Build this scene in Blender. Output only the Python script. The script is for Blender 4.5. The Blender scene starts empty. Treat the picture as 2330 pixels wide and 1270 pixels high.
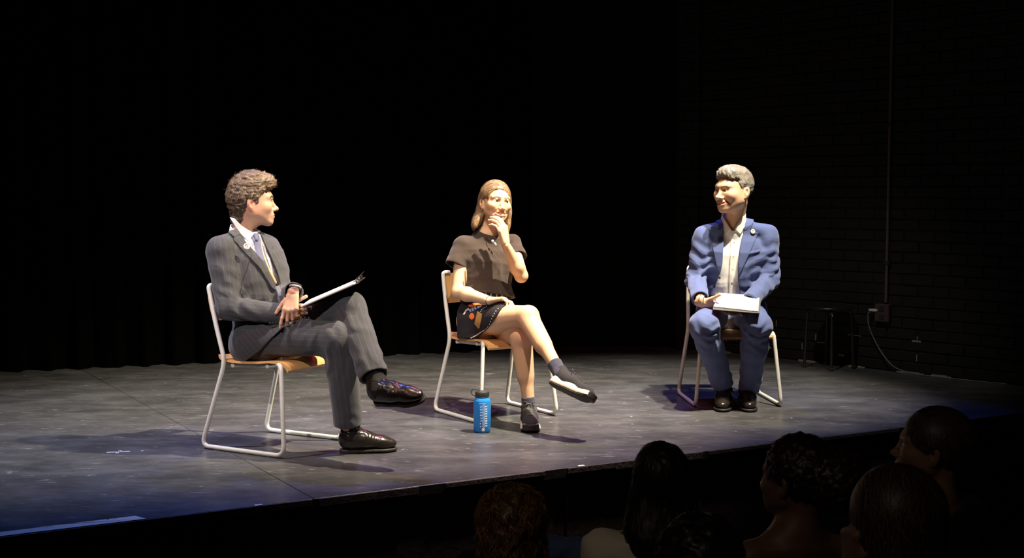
import bpy, math, random
import numpy as np
from mathutils import Vector, Matrix
random.seed(7); rng = np.random.default_rng(7)
PI = math.pi; F32 = np.float32
sc = bpy.context.scene; COL = sc.collection

# ---------------------------------------------------------------- camera
FPX, CX0, CY0, PITCH, CAMH = 2900.0, 1035.0, 635.0, math.radians(3.847), 1.23
cam_d = bpy.data.cameras.new('camera'); cam = bpy.data.objects.new('camera', cam_d); COL.objects.link(cam)
cam.location = (0, 0, CAMH); cam.rotation_euler = (PI/2 - PITCH, 0, 0)
cam_d.sensor_width = 36.0; cam_d.lens = FPX/2330*36.0
cam_d.shift_x = (1165 - CX0)/2330.0; cam_d.clip_end = 100
sc.camera = cam
sp, cp = math.sin(PITCH), math.cos(PITCH)
def at(px, py, Y):
    """world point seen at a pixel, at a given distance along Y"""
    a, b = (px-CX0)/FPX, -(py-CY0)/FPX
    d = np.array([a, cp + b*sp, -sp + b*cp]); d = d*(Y/d[1])
    return np.array([d[0], Y, CAMH + d[2]])
def ground(px, py, z=0.0):
    a, b = (px-CX0)/FPX, -(py-CY0)/FPX
    d = np.array([a, cp + b*sp, -sp + b*cp]); t = (z-CAMH)/d[2]
    return np.array([d[0]*t, d[1]*t, z])
def topx(P):
    x, y, z = P[:, 0], P[:, 1], P[:, 2]-CAMH
    f = y*cp - z*sp; u = y*sp + z*cp
    return CX0 + FPX*x/f, CY0 - FPX*u/f, f/FPX

# ---------------------------------------------------------------- world, lights, exposure
w = bpy.data.worlds.new('world'); sc.world = w; w.use_nodes = True
w.node_tree.nodes['Background'].inputs[0].default_value = (0.20, 0.14, 0.12, 1)
w.node_tree.nodes['Background'].inputs[1].default_value = 0.016
vs = sc.view_settings; vs.view_transform = 'Standard'; vs.look = 'None'; vs.gamma = 1.0; vs.use_curve_mapping = False
vs.exposure = 0.0
def spot(name, loc, tgt, power, color, deg, blend, radius=0.05):
    l = bpy.data.lights.new(name, 'SPOT'); l.energy = power; l.color = color
    l.spot_size = math.radians(deg); l.spot_blend = blend; l.shadow_soft_size = radius
    o = bpy.data.objects.new(name, l); COL.objects.link(o); o.location = loc
    o.rotation_euler = (Vector(tgt)-Vector(loc)).to_track_quat('-Z', 'Y').to_euler()
    return o
WARM = (1.0, .87, .65)
spot('stage_spot_right', (1.75, 5.9, 4.6), (-.25, 7.15, .3), 3900, WARM, 52, 1.0)
spot('stage_spot_centre', (-.1, 5.1, 4.6), (-.3, 7.0, .3), 700, (1, .86, .66), 42, 1.0)
spot('stage_spot_far', (2.3, 5.9, 4.7), (1.6, 7.4, .95), 2400, (1, .89, .72), 36, .9)
spot('stage_spot_left', (-2.9, 5.2, 4.6), (-1.8, 6.5, .0), 1150, (.92, .92, 1.0), 46, 1.0)
spot('upstage_fill', (1.0, 6.2, 4.6), (2.3, 8.5, .0), 190, (1.0, .95, .80), 34, 1.0)  # added fill that lifts the stool, the wall foot and the floor there
spot('front_fill', (-1.8, -1.2, 4.6), (-.78, 6.3, .85), 1500, (.95, .92, .92), 15, .8)  # added fill from the camera side, brightens the man in grey
spot('blue_top_light', (-2.2, 8.3, 4.8), (-2.0, 5.2, 0), 330, (.16, .30, 1.0), 38, .8, .12)
spot('blue_top_light', (-.6, 8.6, 4.8), (-.4, 5.9, 0), 430, (.12, .18, 1.0), 34, .8, .12)
spot('blue_top_light', (1.5, 8.9, 4.8), (1.6, 6.9, 0), 420, (.10, .19, 1.0), 38, .8, .12)
spot('magenta_top_light', (.7, 8.9, 4.8), (.1, 6.9, 0), 280, (1.0, .10, .45), 40, 1.0, .12)
spot('red_fill', (-1.6, 3.6, 3.6), (-.5, 6.6, .7), 120, (1.0, .18, .12), 50, .8, .1)
spot('audience_fill', (-1.2, .8, 3.2), (.70, 3.7, .1), 32, (1.0, .80, .62), 48, 1.0, .2)  # added fill, stands in for stage spill on the audience


# ---------------------------------------------------------------- object helpers
def link(o, parent=None, **kw):
    COL.objects.link(o)
    if parent is not None: o.parent = parent
    for k, v in kw.items():
        if v is not None: o[k] = v
    return o
def empty(name, loc, label, category, group=None, rz=0.0):
    o = bpy.data.objects.new(name, None); o.empty_display_size = .1
    o.location = loc; o.rotation_euler = (0, 0, rz)
    return link(o, None, label=label, category=category, group=group)
def obj(name, me, mat, parent=None, **kw):
    """mesh object whose vertices are given in world space (parent: an unrotated empty or object)"""
    o = bpy.data.objects.new(name, me)
    if mat is not None and not me.materials: me.materials.append(mat)
    if parent is not None:
        off = wpos(parent)
        me.transform(Matrix.Translation((-off[0], -off[1], -off[2])))
    return link(o, parent, **kw)
def wpos(o):
    p = np.zeros(3)
    while o is not None: p += np.array(o.location); o = o.parent
    return p
def mesh_np(name, V, F, smooth=True, attrs=None):
    me = bpy.data.meshes.new(name); V = np.asarray(V, F32); F = np.asarray(F, np.int32)
    n, m = len(V), len(F); k = F.shape[1] if m else 4
    me.vertices.add(n); me.vertices.foreach_set('co', V.ravel())
    me.loops.add(m*k); me.loops.foreach_set('vertex_index', F.ravel())
    me.polygons.add(m); me.polygons.foreach_set('loop_start', np.arange(0, m*k, k, dtype=np.int32))
    me.update(calc_edges=True)
    me.polygons.foreach_set('use_smooth', np.full(m, smooth, bool))
    for an, (kind, arr) in (attrs or {}).items():
        at_ = me.attributes.new(an, kind, 'POINT')
        if kind == 'FLOAT_COLOR':
            c = np.ones((n, 4), F32); c[:, :3] = arr; at_.data.foreach_set('color', c.ravel())
        else: at_.data.foreach_set('value', np.asarray(arr, F32).ravel())
    me.validate(); return me
def unit(v): v = np.asarray(v, float); return v/np.linalg.norm(v)
def V3(*a): return np.array(a, float)

class MB:
    """collects simple solids into one mesh (mixed faces)"""
    def __init__(s): s.v = []; s.f = []
    def add(s, V, F):
        b = len(s.v); s.v += [tuple(map(float, p)) for p in V]; s.f += [tuple(i+b for i in f) for f in F]
    def box(s, lo, hi, ax=None, o=(0, 0, 0), bev=0.0):
        lo, hi = np.array(lo, float), np.array(hi, float)
        if bev <= 0:
            V = [(x, y, z) for x in (lo[0], hi[0]) for y in (lo[1], hi[1]) for z in (lo[2], hi[2])]
            F = [(0, 1, 3, 2), (4, 6, 7, 5), (0, 4, 5, 1), (2, 3, 7, 6), (0, 2, 6, 4), (1, 5, 7, 3)]
        else:
            bm_v = []; idx = {}
            for ix in (0, 1):
                for iy in (0, 1):
                    for iz in (0, 1):
                        c = [(lo, hi)[i][k] for k, i in enumerate((ix, iy, iz))]
                        for a in range(3):
                            p = []
                            for k, i in enumerate((ix, iy, iz)):
                                p.append(c[k] if k == a else c[k] + (bev if i == 0 else -bev))
                            idx[(ix, iy, iz, a)] = len(bm_v); bm_v.append(p)
            V = bm_v; F = []
            for a in range(3):
                b, c = (a+1) % 3, (a+2) % 3
                for i in (0, 1):
                    q = []
                    for (j, k) in ((0, 0), (1, 0), (1, 1), (0, 1)):
                        t = [0, 0, 0]; t[a] = i; t[b] = j; t[c] = k; q.append(idx[(*t, a)])
                    F.append(tuple(q if i else q[::-1]))
            for a in range(3):
                b, c = (a+1) % 3, (a+2) % 3
                for j in (0, 1):
                    for k in (0, 1):
                        t0 = [0, 0, 0]; t0[b] = j; t0[c] = k; t1 = list(t0); t1[a] = 1
                        q = [idx[(*t0, b)], idx[(*t1, b)], idx[(*t1, c)], idx[(*t0, c)]]
                        F.append(tuple(q if (j == k) == False else q[::-1]))
            for ix in (0, 1):
                for iy in (0, 1):
                    for iz in (0, 1):
                        q = [idx[(ix, iy, iz, a)] for a in range(3)]
                        F.append(tuple(q if (ix+iy+iz) % 2 else q[::-1]))
        V = np.array(V, float)
        if ax is not None: V = V @ np.array(ax, float)
        s.add(V + np.array(o, float), F)
    def tube(s, pts, r, n=10, closed=False, cap=True, flat=1.0):
        pts = [np.array(p, float) for p in pts]; m = len(pts)
        rr = r if hasattr(r, '__len__') else [r]*m
        V = []; up = None
        for i, p in enumerate(pts):
            a = pts[(i-1) % m] if (closed or i > 0) else p
            b = pts[(i+1) % m] if (closed or i < m-1) else p
            t = unit(b-a)
            if up is None:
                up = np.cross(t, (0, 0, 1)) if abs(t[2]) < .9 else np.cross(t, (1, 0, 0))
            up = unit(up - t*np.dot(up, t)); q = np.cross(t, up)
            for k in range(n):
                a_ = 2*PI*k/n; V.append(p + rr[i]*(up*math.cos(a_) + flat*q*math.sin(a_)))
        F = []
        for i in range(m if closed else m-1):
            for k in range(n):
                a, b = i*n+k, i*n+(k+1) % n; c, d = ((i+1) % m)*n+(k+1) % n, ((i+1) % m)*n+k
                F.append((a, b, c, d))
        if cap and not closed: F += [tuple(range(n))[::-1], tuple(range((m-1)*n, m*n))]
        s.add(V, F)
    def lathe(s, prof, n=32, o=(0, 0, 0), ax=None, capb=True, capt=True):
        V = []; F = []
        for (r, z) in prof:
            for k in range(n):
                a = 2*PI*k/n; V.append((r*math.cos(a), r*math.sin(a), z))
        for i in range(len(prof)-1):
            for k in range(n):
                F.append((i*n+k, i*n+(k+1) % n, (i+1)*n+(k+1) % n, (i+1)*n+k))
        if capb: F.append(tuple(range(n))[::-1])
        if capt: F.append(tuple(range((len(prof)-1)*n, len(prof)*n)))
        V = np.array(V)
        if ax is not None: V = V @ np.array(ax, float)
        s.add(V + np.array(o, float), F)
    def prism(s, pts, o, ux, uy, un, t):
        """polygon pts (2d) in plane (ux,uy) extruded along un by t"""
        ux, uy, un, o = map(lambda q: np.array(q, float), (ux, uy, un, o)); n = len(pts)
        V = [o+ux*a+uy*b for a, b in pts] + [o+ux*a+uy*b+un*t for a, b in pts]
        F = [tuple(range(n))[::-1], tuple(range(n, 2*n))] + [(i, (i+1) % n, (i+1) % n+n, i+n) for i in range(n)]
        s.add(V, F)
    def mesh(s, name, smooth=True, ang=40):
        me = bpy.data.meshes.new(name); me.from_pydata(s.v, [], s.f); me.validate()
        if smooth:
            me.polygons.foreach_set('use_smooth', [True]*len(me.polygons))
            me.set_sharp_from_angle(angle=math.radians(ang))
        me.update(); return me
    def build(s, name, mat, parent=None, smooth=True, ang=40, **kw): return obj(name, s.mesh(name, smooth, ang), mat, parent, **kw)
def fillet(pts, rad, seg=6, closed=False):
    pts = [np.array(p, float) for p in pts]; out = []; n = len(pts)
    for i, p in enumerate(pts):
        if not closed and i in (0, n-1): out.append(p); continue
        a, b = pts[i-1], pts[(i+1) % n]; da, db = unit(a-p), unit(b-p)
        r = min(rad, .45*np.linalg.norm(a-p), .45*np.linalg.norm(b-p))
        p0, p1 = p+da*r, p+db*r
        for k in range(seg+1):
            t = k/seg; out.append((1-t)**2*p0 + 2*t*(1-t)*p + t*t*p1)
    return out
def spline(pts, n=8):
    pts = [np.array(p, float) for p in pts]; out = []
    for i in range(len(pts)-1):
        p0 = pts[max(i-1, 0)]; p1 = pts[i]; p2 = pts[i+1]; p3 = pts[min(i+2, len(pts)-1)]
        for k in range(n):
            t = k/n
            out.append(.5*((2*p1)+(-p0+p2)*t+(2*p0-5*p1+4*p2-p3)*t*t+(-p0+3*p1-3*p2+p3)*t**3))
    out.append(pts[-1]); return out

# ---------------------------------------------------------------- implicit surfaces
def smin(a, b, k):
    if k <= 0: return np.minimum(a, b)
    h = np.maximum(k-np.abs(a-b), 0)/k
    return np.minimum(a, b) - h*h*k*.25
def smax(a, b, k): return -smin(-a, -b, k)
def cap(a, b, ra, rb, side=None, flat=1.0):
    a = np.array(a, F32); b = np.array(b, F32); ab = b-a; L = float(ab @ ab)+1e-9
    sd = None if side is None else np.array(unit(side), F32)
    def f(P):
        v = P-a; t = np.clip((v @ ab)/L, 0, 1)[:, None]; v = v - t*ab
        if sd is not None: v = v - (v @ sd)[:, None]*sd*F32(1-1/flat)
        return np.sqrt((v*v).sum(1)) - (ra+(rb-ra)*t[:, 0])
    return f
def ell(c, r, R=None):
    c = np.array(c, F32); r = np.array(r, F32)
    def f(P):
        q = P-c
        if R is not None: q = q @ np.asarray(R, F32)
        a = q/r; k0 = np.sqrt((a*a).sum(1)); b = a/r; k1 = np.sqrt((b*b).sum(1))+1e-6
        return k0*(k0-1)/k1
    return f
def plane(p, n):
    p = np.array(p, F32); n = np.array(unit(n), F32)
    return lambda P: (P-p) @ n
def rbox(c, h, r, R=None):
    c = np.array(c, F32); h = np.array(h, F32)-F32(r)
    def f(P):
        q = P-c
        if R is not None: q = q @ np.asarray(R, F32)
        q = np.abs(q)-h
        return np.sqrt((np.maximum(q, 0)**2).sum(1)) + np.minimum(q.max(1), 0) - r
    return f
class Sh:
    def __init__(s): s.ops = []
    def add(s, f, k=0.0): s.ops.append((0, f, k)); return s
    def sub(s, f, k=0.0): s.ops.append((1, f, k)); return s
    def cut(s, f, k=0.0): s.ops.append((2, f, k)); return s     # intersect with f<0
    def disp(s, g): s.ops.append((3, g, 0)); return s
    def __call__(s, P):
        d = None
        for op, f, k in s.ops:
            v = f(P)
            if d is None: d = v
            elif op == 0: d = smin(d, v, k)
            elif op == 1: d = smax(d, -v, k)
            elif op == 2: d = smax(d, v, k)
            else: d = d + v
        return d
def frame(fwd, up):
    """columns: x = person's left?  no: x = right-hand (fwd x up), y = fwd, z = up"""
    f = unit(fwd); z = unit(np.asarray(up, float)-f*np.dot(up, f)); x = np.cross(f, z)
    return np.stack([x, f, z], 1)
def frame_up(up, fwd):
    z = unit(up); f = unit(np.asarray(fwd, float)-z*np.dot(fwd, z)); x = np.cross(f, z)
    return np.stack([x, f, z], 1)
def xf(g, o, R, s=1.0):
    o = np.array(o, F32); R = np.array(R, F32)
    return lambda P: g(((P-o) @ R)/F32(s))*s
def loft(o, R, st, p=2.4, vlo=-9, vhi=9):
    """st rows: v, ru, rw, cw (forward offset of centre)"""
    o = np.array(o, F32); R = np.array(R, F32); st = np.array(st, float)
    def f(P):
        q = (P-o) @ R; v = q[:, 2]
        ru = np.interp(v, st[:, 0], st[:, 1]); rw = np.interp(v, st[:, 0], st[:, 2]); cw = np.interp(v, st[:, 0], st[:, 3])
        k = (np.abs(q[:, 0]/ru)**p + np.abs((q[:, 1]-cw)/rw)**p)**(1/p)
        d = (k-1)*np.minimum(ru, rw)
        d = np.maximum(d, np.maximum(vlo-v, v-vhi))
        return d.astype(F32)
    return f
def offset(g, a): return lambda P: g(P)+a
def wrinkle(c, axis, r, amp, wl, seed=0, warp=1.0):
    """soft irregular folds running across `axis` around point c"""
    c = np.array(c, F32); ax = unit(axis); s1 = unit(np.cross(ax, (0.3, .5, .8))); s2 = np.cross(ax, s1)
    rs = np.random.default_rng(seed); ph = rs.uniform(0, 6.28, 6); tl = rs.uniform(-.7, .7, 2)
    a1 = unit(ax+s1*tl[0]+s2*.25).astype(F32); a2 = unit(ax-s1*.8+s2*tl[1]).astype(F32); s1 = s1.astype(F32); s2 = s2.astype(F32)
    def f(P):
        q = P-c; e = np.exp(-(q*q).sum(1)/(r*r)); u, v = (q @ s1)/wl, (q @ s2)/wl
        def ridge(t): x = np.abs(np.sin(t*.5)); return 1-x*1.0-np.maximum(0, .35-x)*1.2
        t1 = (q @ a1)/wl*5.0 + warp*(1.1*np.sin(u*2.1+ph[0])+.9*np.sin(v*2.6+ph[1]))
        t2 = (q @ a2)/wl*4.1 + warp*(1.3*np.sin(u*1.7+ph[2])+1.0*np.sin(v*1.9+ph[3]))
        m = .5+.5*np.sin(u*1.3+v*1.1+ph[4])
        return -(amp*e*(ridge(t1)*m+ridge(t2)*(1-m)-.35)*1.5).astype(F32)
    return f
def lumps(amp, wl, seed=0, dirs=5, stretch=(1, 1, 1)):
    rs = np.random.default_rng(seed); D = rs.normal(size=(dirs, 3)); D /= np.linalg.norm(D, axis=1)[:, None]
    D = D*np.array(stretch)*2*PI/wl*rs.uniform(.6, 1.5, (dirs, 1)); ph = rs.uniform(0, 6.28, dirs); D = D.astype(F32)
    def f(P):
        t = P @ D.T + ph; s = np.zeros(len(P))
        for i in range(dirs): s += np.sin(t[:, i] + 1.3*np.sin(t[:, (i+1) % dirs]))
        return (amp*s/math.sqrt(dirs)).astype(F32)
    return f
def poly_px(pts, feather=0):
    """outline given where it is seen on the garment in the photograph; distance in metres at the garment's depth"""
    A = np.array(pts, float)
    def f(P):
        x, y, sc_ = topx(P); n = len(A); d = np.full(len(P), 1e9); sgn = np.ones(len(P))
        for i in range(n):
            a, b = A[i], A[i-1]; e = b-a; wx, wy = x-a[0], y-a[1]
            t = np.clip((wx*e[0]+wy*e[1])/(e@e), 0, 1)
            d = np.minimum(d, (wx-e[0]*t)**2+(wy-e[1]*t)**2)
            c1 = y >= a[1]; c2 = y < b[1]; c3 = e[0]*wy > e[1]*wx
            fl = (c1 & c2 & c3) | (~c1 & ~c2 & ~c3); sgn = np.where(fl, -sgn, sgn)
        return (sgn*np.sqrt(d)*sc_).astype(F32)
    return f
def poly_loc(pts, o, R, ia=1, ib=2):
    A = np.array(pts, float); o = np.array(o, F32); R = np.array(R, F32)
    def f(P):
        q = (P-o) @ R; x, y = q[:, ia], q[:, ib]; n = len(A); d = np.full(len(P), 1e9); sgn = np.ones(len(P))
        for i in range(n):
            a, b = A[i], A[i-1]; e = b-a; wx, wy = x-a[0], y-a[1]
            t = np.clip((wx*e[0]+wy*e[1])/(e@e), 0, 1)
            d = np.minimum(d, (wx-e[0]*t)**2+(wy-e[1]*t)**2)
            c1 = y >= a[1]; c2 = y < b[1]; c3 = e[0]*wy > e[1]*wx
            fl = (c1 & c2 & c3) | (~c1 & ~c2 & ~c3); sgn = np.where(fl, -sgn, sgn)
        return (sgn*np.sqrt(d)).astype(F32)
    return f
def patch(base, shape2d, t0, t1, front=None):
    """a thin piece lying on `base`, from t0 to t1 above it, within the outline"""
    def f(P):
        b = base(P); d = np.maximum(np.maximum(b-t1, t0-b), shape2d(P))
        if front is not None: d = np.maximum(d, front(P))
        return d
    return f
def evalc(g, P, ch=400000):
    if len(P) <= ch: return np.asarray(g(P), F32)
    return np.concatenate([np.asarray(g(P[i:i+ch]), F32) for i in range(0, len(P), ch)])
def surf(g, lo, hi, h, mask=None, lip=2.0):
    """sparse surface nets; returns vertices, quads"""
    lo = np.array(lo, float); hi = np.array(hi, float)
    L = 3; H = h*(1 << L); n = np.ceil((hi-lo)/H).astype(int)
    I = np.stack(np.meshgrid(*[np.arange(k) for k in n], indexing='ij'), -1).reshape(-1, 3)
    for l in range(L, -1, -1):
        s = h*(1 << l)
        c = (lo + (I+.5)*s).astype(F32)
        if mask is not None and l <= 1:
            k = mask(c); I = I[k]; c = c[k]
        if len(I) == 0: return np.zeros((0, 3), F32), np.zeros((0, 4), np.int32)
        d = evalc(g, c); I = I[np.abs(d) < s*.87*lip]
        if l > 0:
            o = np.array([(x, y, z) for x in (0, 1) for y in (0, 1) for z in (0, 1)])
            I = (I[:, None]*2+o[None]).reshape(-1, 3)
    if len(I) == 0: return np.zeros((0, 3), F32), np.zeros((0, 4), np.int32)
    B = 1 << 20
    def key(a): return (a[..., 0].astype(np.int64)+2)*B*B + (a[..., 1].astype(np.int64)+2)*B + a[..., 2]+2
    O = np.array([(x, y, z) for x in (0, 1) for y in (0, 1) for z in (0, 1)])
    C = (I[:, None]+O[None]); kc = key(C); uk, inv = np.unique(kc.ravel(), return_inverse=True)
    inv = inv.reshape(kc.shape)
    first = np.zeros((len(uk), 3), np.int64); first[inv.ravel()] = C.reshape(-1, 3)
    D = evalc(g, (lo+first*h).astype(F32)); Dc = D[inv]; neg = Dc < 0
    act = neg.any(1) & (~neg).any(1); I = I[act]; Dc = Dc[act]; neg = neg[act]
    E = [(0, 4), (1, 5), (2, 6), (3, 7), (0, 2), (1, 3), (4, 6), (5, 7), (0, 1), (2, 3), (4, 5), (6, 7)]
    acc = np.zeros((len(I), 3)); cnt = np.zeros(len(I))
    for a, b in E:
        m = neg[:, a] != neg[:, b]; da, db = Dc[m, a], Dc[m, b]; t = (da/(da-db))[:, None]
        acc[m] += O[a]+(O[b]-O[a])*t; cnt[m] += 1
    V = lo + (I + acc/cnt[:, None])*h
    kI = key(I); od = np.argsort(kI); ks = kI[od]; Q = []
    for ax in range(3):
        b, c = (ax+1) % 3, (ax+2) % 3
        ea = np.zeros(3, int); ea[ax] = 1; eb = np.zeros(3, int); eb[b] = 1; ec = np.zeros(3, int); ec[c] = 1
        ci = ea @ np.array([4, 2, 1])
        m = neg[:, 0] != neg[:, ci]; J = I[m]; sg = neg[m, 0]
        idx = [np.nonzero(m)[0]]
        ok = np.ones(len(J), bool)
        for dd in (eb, eb+ec, ec):
            kk = key(J-dd); p = np.clip(np.searchsorted(ks, kk), 0, len(ks)-1); ok &= ks[p] == kk; idx.append(od[p])
        q = np.stack(idx, 1)[ok]; sg = sg[ok]
        q[~sg] = q[~sg][:, ::-1]; Q.append(q)
    return V.astype(F32), np.concatenate(Q).astype(np.int32)
def clean(V, F):
    """drop islands-free unused vertices"""
    u, inv = np.unique(F.ravel(), return_inverse=True)
    return V[u], inv.reshape(F.shape).astype(np.int32)
def relax(V, F, it=1, lam=.5):
    V = V.astype(float)
    for _ in range(it):
        S = np.zeros_like(V); N = np.zeros(len(V))
        for a, b in ((0, 1), (1, 2), (2, 3), (3, 0)):
            np.add.at(S, F[:, a], V[F[:, b]]); np.add.at(N, F[:, a], 1)
            np.add.at(S, F[:, b], V[F[:, a]]); np.add.at(N, F[:, b], 1)
        V = V*(1-lam)+lam*S/np.maximum(N, 1)[:, None]
    return V
def sdf_obj(name, regions, mat, parent, attrs=None, it=1, **kw):
    """regions: list of (g, lo, hi, h, mask)"""
    VV, FF, b = [], [], 0
    for r in regions:
        g, lo, hi, h = r[:4]; V, F = surf(g, lo, hi, h, r[4] if len(r) > 4 else None)
        if len(F) == 0: continue
        V, F = clean(V, F)
        if it: V = relax(V, F, it, .4)
        VV.append(V); FF.append(F+b); b += len(V)
    if not VV: print('EMPTY', name); return None
    V = np.concatenate(VV); F = np.concatenate(FF)
    me = mesh_np(name, V, F, True, attrs(V.astype(F32)) if attrs else None)
    return obj(name, me, mat, parent, **kw)
def sph_mask(cs, inside=True, ex=None):
    def f(P):
        m = np.zeros(len(P), bool)
        for c, r in cs: m |= ((P-np.array(c, F32))**2).sum(1) < r*r
        return m if inside else ~m
    return f
def bbox(pts, m):
    p = np.array(pts); return p.min(0)-m, p.max(0)+m

# ---------------------------------------------------------------- materials
def mat(name, col, rough=.6, metal=0, spec=.5, bump=None, coat=0, trans=0, sss=0, sheen=0, attr=None, vary=None, ior=1.45):
    m = bpy.data.materials.new(name); m.use_nodes = True; nt = m.node_tree; b = nt.nodes['Principled BSDF']
    b.inputs['Base Color'].default_value = (*col, 1); b.inputs['Roughness'].default_value = rough
    b.inputs['Metallic'].default_value = metal; b.inputs['Specular IOR Level'].default_value = spec; b.inputs['IOR'].default_value = ior
    if coat: b.inputs['Coat Weight'].default_value = coat; b.inputs['Coat Roughness'].default_value = .15
    if trans: b.inputs['Transmission Weight'].default_value = trans
    if sheen: b.inputs['Sheen Weight'].default_value = sheen; b.inputs['Sheen Roughness'].default_value = .5
    if sss:
        b.inputs['Subsurface Weight'].default_value = sss; b.inputs['Subsurface Scale'].default_value = .012
        b.inputs['Subsurface Radius'].default_value = (1, .35, .2)
    tc = nt.nodes.new('ShaderNodeTexCoord')
    if attr:
        a = nt.nodes.new('ShaderNodeAttribute'); a.attribute_name = attr; nt.links.new(a.outputs['Color'], b.inputs['Base Color'])
    if vary:
        sc_, amt = vary
        n = nt.nodes.new('ShaderNodeTexNoise'); n.inputs['Scale'].default_value = sc_; n.inputs['Detail'].default_value = 4
        nt.links.new(tc.outputs['Object'], n.inputs['Vector'])
        mp = nt.nodes.new('ShaderNodeMapRange'); mp.inputs['To Min'].default_value = 1-amt; mp.inputs['To Max'].default_value = 1+amt
        nt.links.new(n.outputs['Fac'], mp.inputs['Value'])
        mx = nt.nodes.new('ShaderNodeVectorMath'); mx.operation = 'SCALE'
        if attr: nt.links.new(a.outputs['Color'], mx.inputs[0])
        else: mx.inputs[0].default_value = col
        nt.links.new(mp.outputs[0], mx.inputs['Scale']); nt.links.new(mx.outputs[0], b.inputs['Base Color'])
    if bump:
        sc_, st = bump
        n = nt.nodes.new('ShaderNodeTexNoise'); n.inputs['Scale'].default_value = sc_; n.inputs['Detail'].default_value = 5
        nt.links.new(tc.outputs['Object'], n.inputs['Vector'])
        bp = nt.nodes.new('ShaderNodeBump'); bp.inputs['Strength'].default_value = st; bp.inputs['Distance'].default_value = .004
        nt.links.new(n.outputs['Fac'], bp.inputs['Height']); nt.links.new(bp.outputs[0], b.inputs['Normal'])
    return m
def stripe_mat(name, col, col2, pitch, width, rough=.85):
    m = mat(name, col, rough, spec=.25, bump=(900, .25), sheen=.15); nt = m.node_tree; b = nt.nodes['Principled BSDF']
    a = nt.nodes.new('ShaderNodeAttribute'); a.attribute_name = 'stripe'
    d = nt.nodes.new('ShaderNodeMath'); d.operation = 'DIVIDE'; d.inputs[1].default_value = pitch
    nt.links.new(a.outputs['Fac'], d.inputs[0])
    f = nt.nodes.new('ShaderNodeMath'); f.operation = 'FRACT'; nt.links.new(d.outputs[0], f.inputs[0])
    s = nt.nodes.new('ShaderNodeMath'); s.operation = 'SUBTRACT'; s.inputs[1].default_value = .5; nt.links.new(f.outputs[0], s.inputs[0])
    ab = nt.nodes.new('ShaderNodeMath'); ab.operation = 'ABSOLUTE'; nt.links.new(s.outputs[0], ab.inputs[0])
    r = nt.nodes.new('ShaderNodeMapRange'); r.interpolation_type = 'SMOOTHSTEP'
    r.inputs['From Min'].default_value = width/pitch; r.inputs['From Max'].default_value = width/pitch*.4
    nt.links.new(ab.outputs[0], r.inputs['Value'])
    mx = nt.nodes.new('ShaderNodeMix'); mx.data_type = 'RGBA'; mx.inputs[6].default_value = (*col, 1); mx.inputs[7].default_value = (*col2, 1)
    nt.links.new(r.outputs[0], mx.inputs[0]); nt.links.new(mx.outputs[2], b.inputs['Base Color'])
    return m

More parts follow.
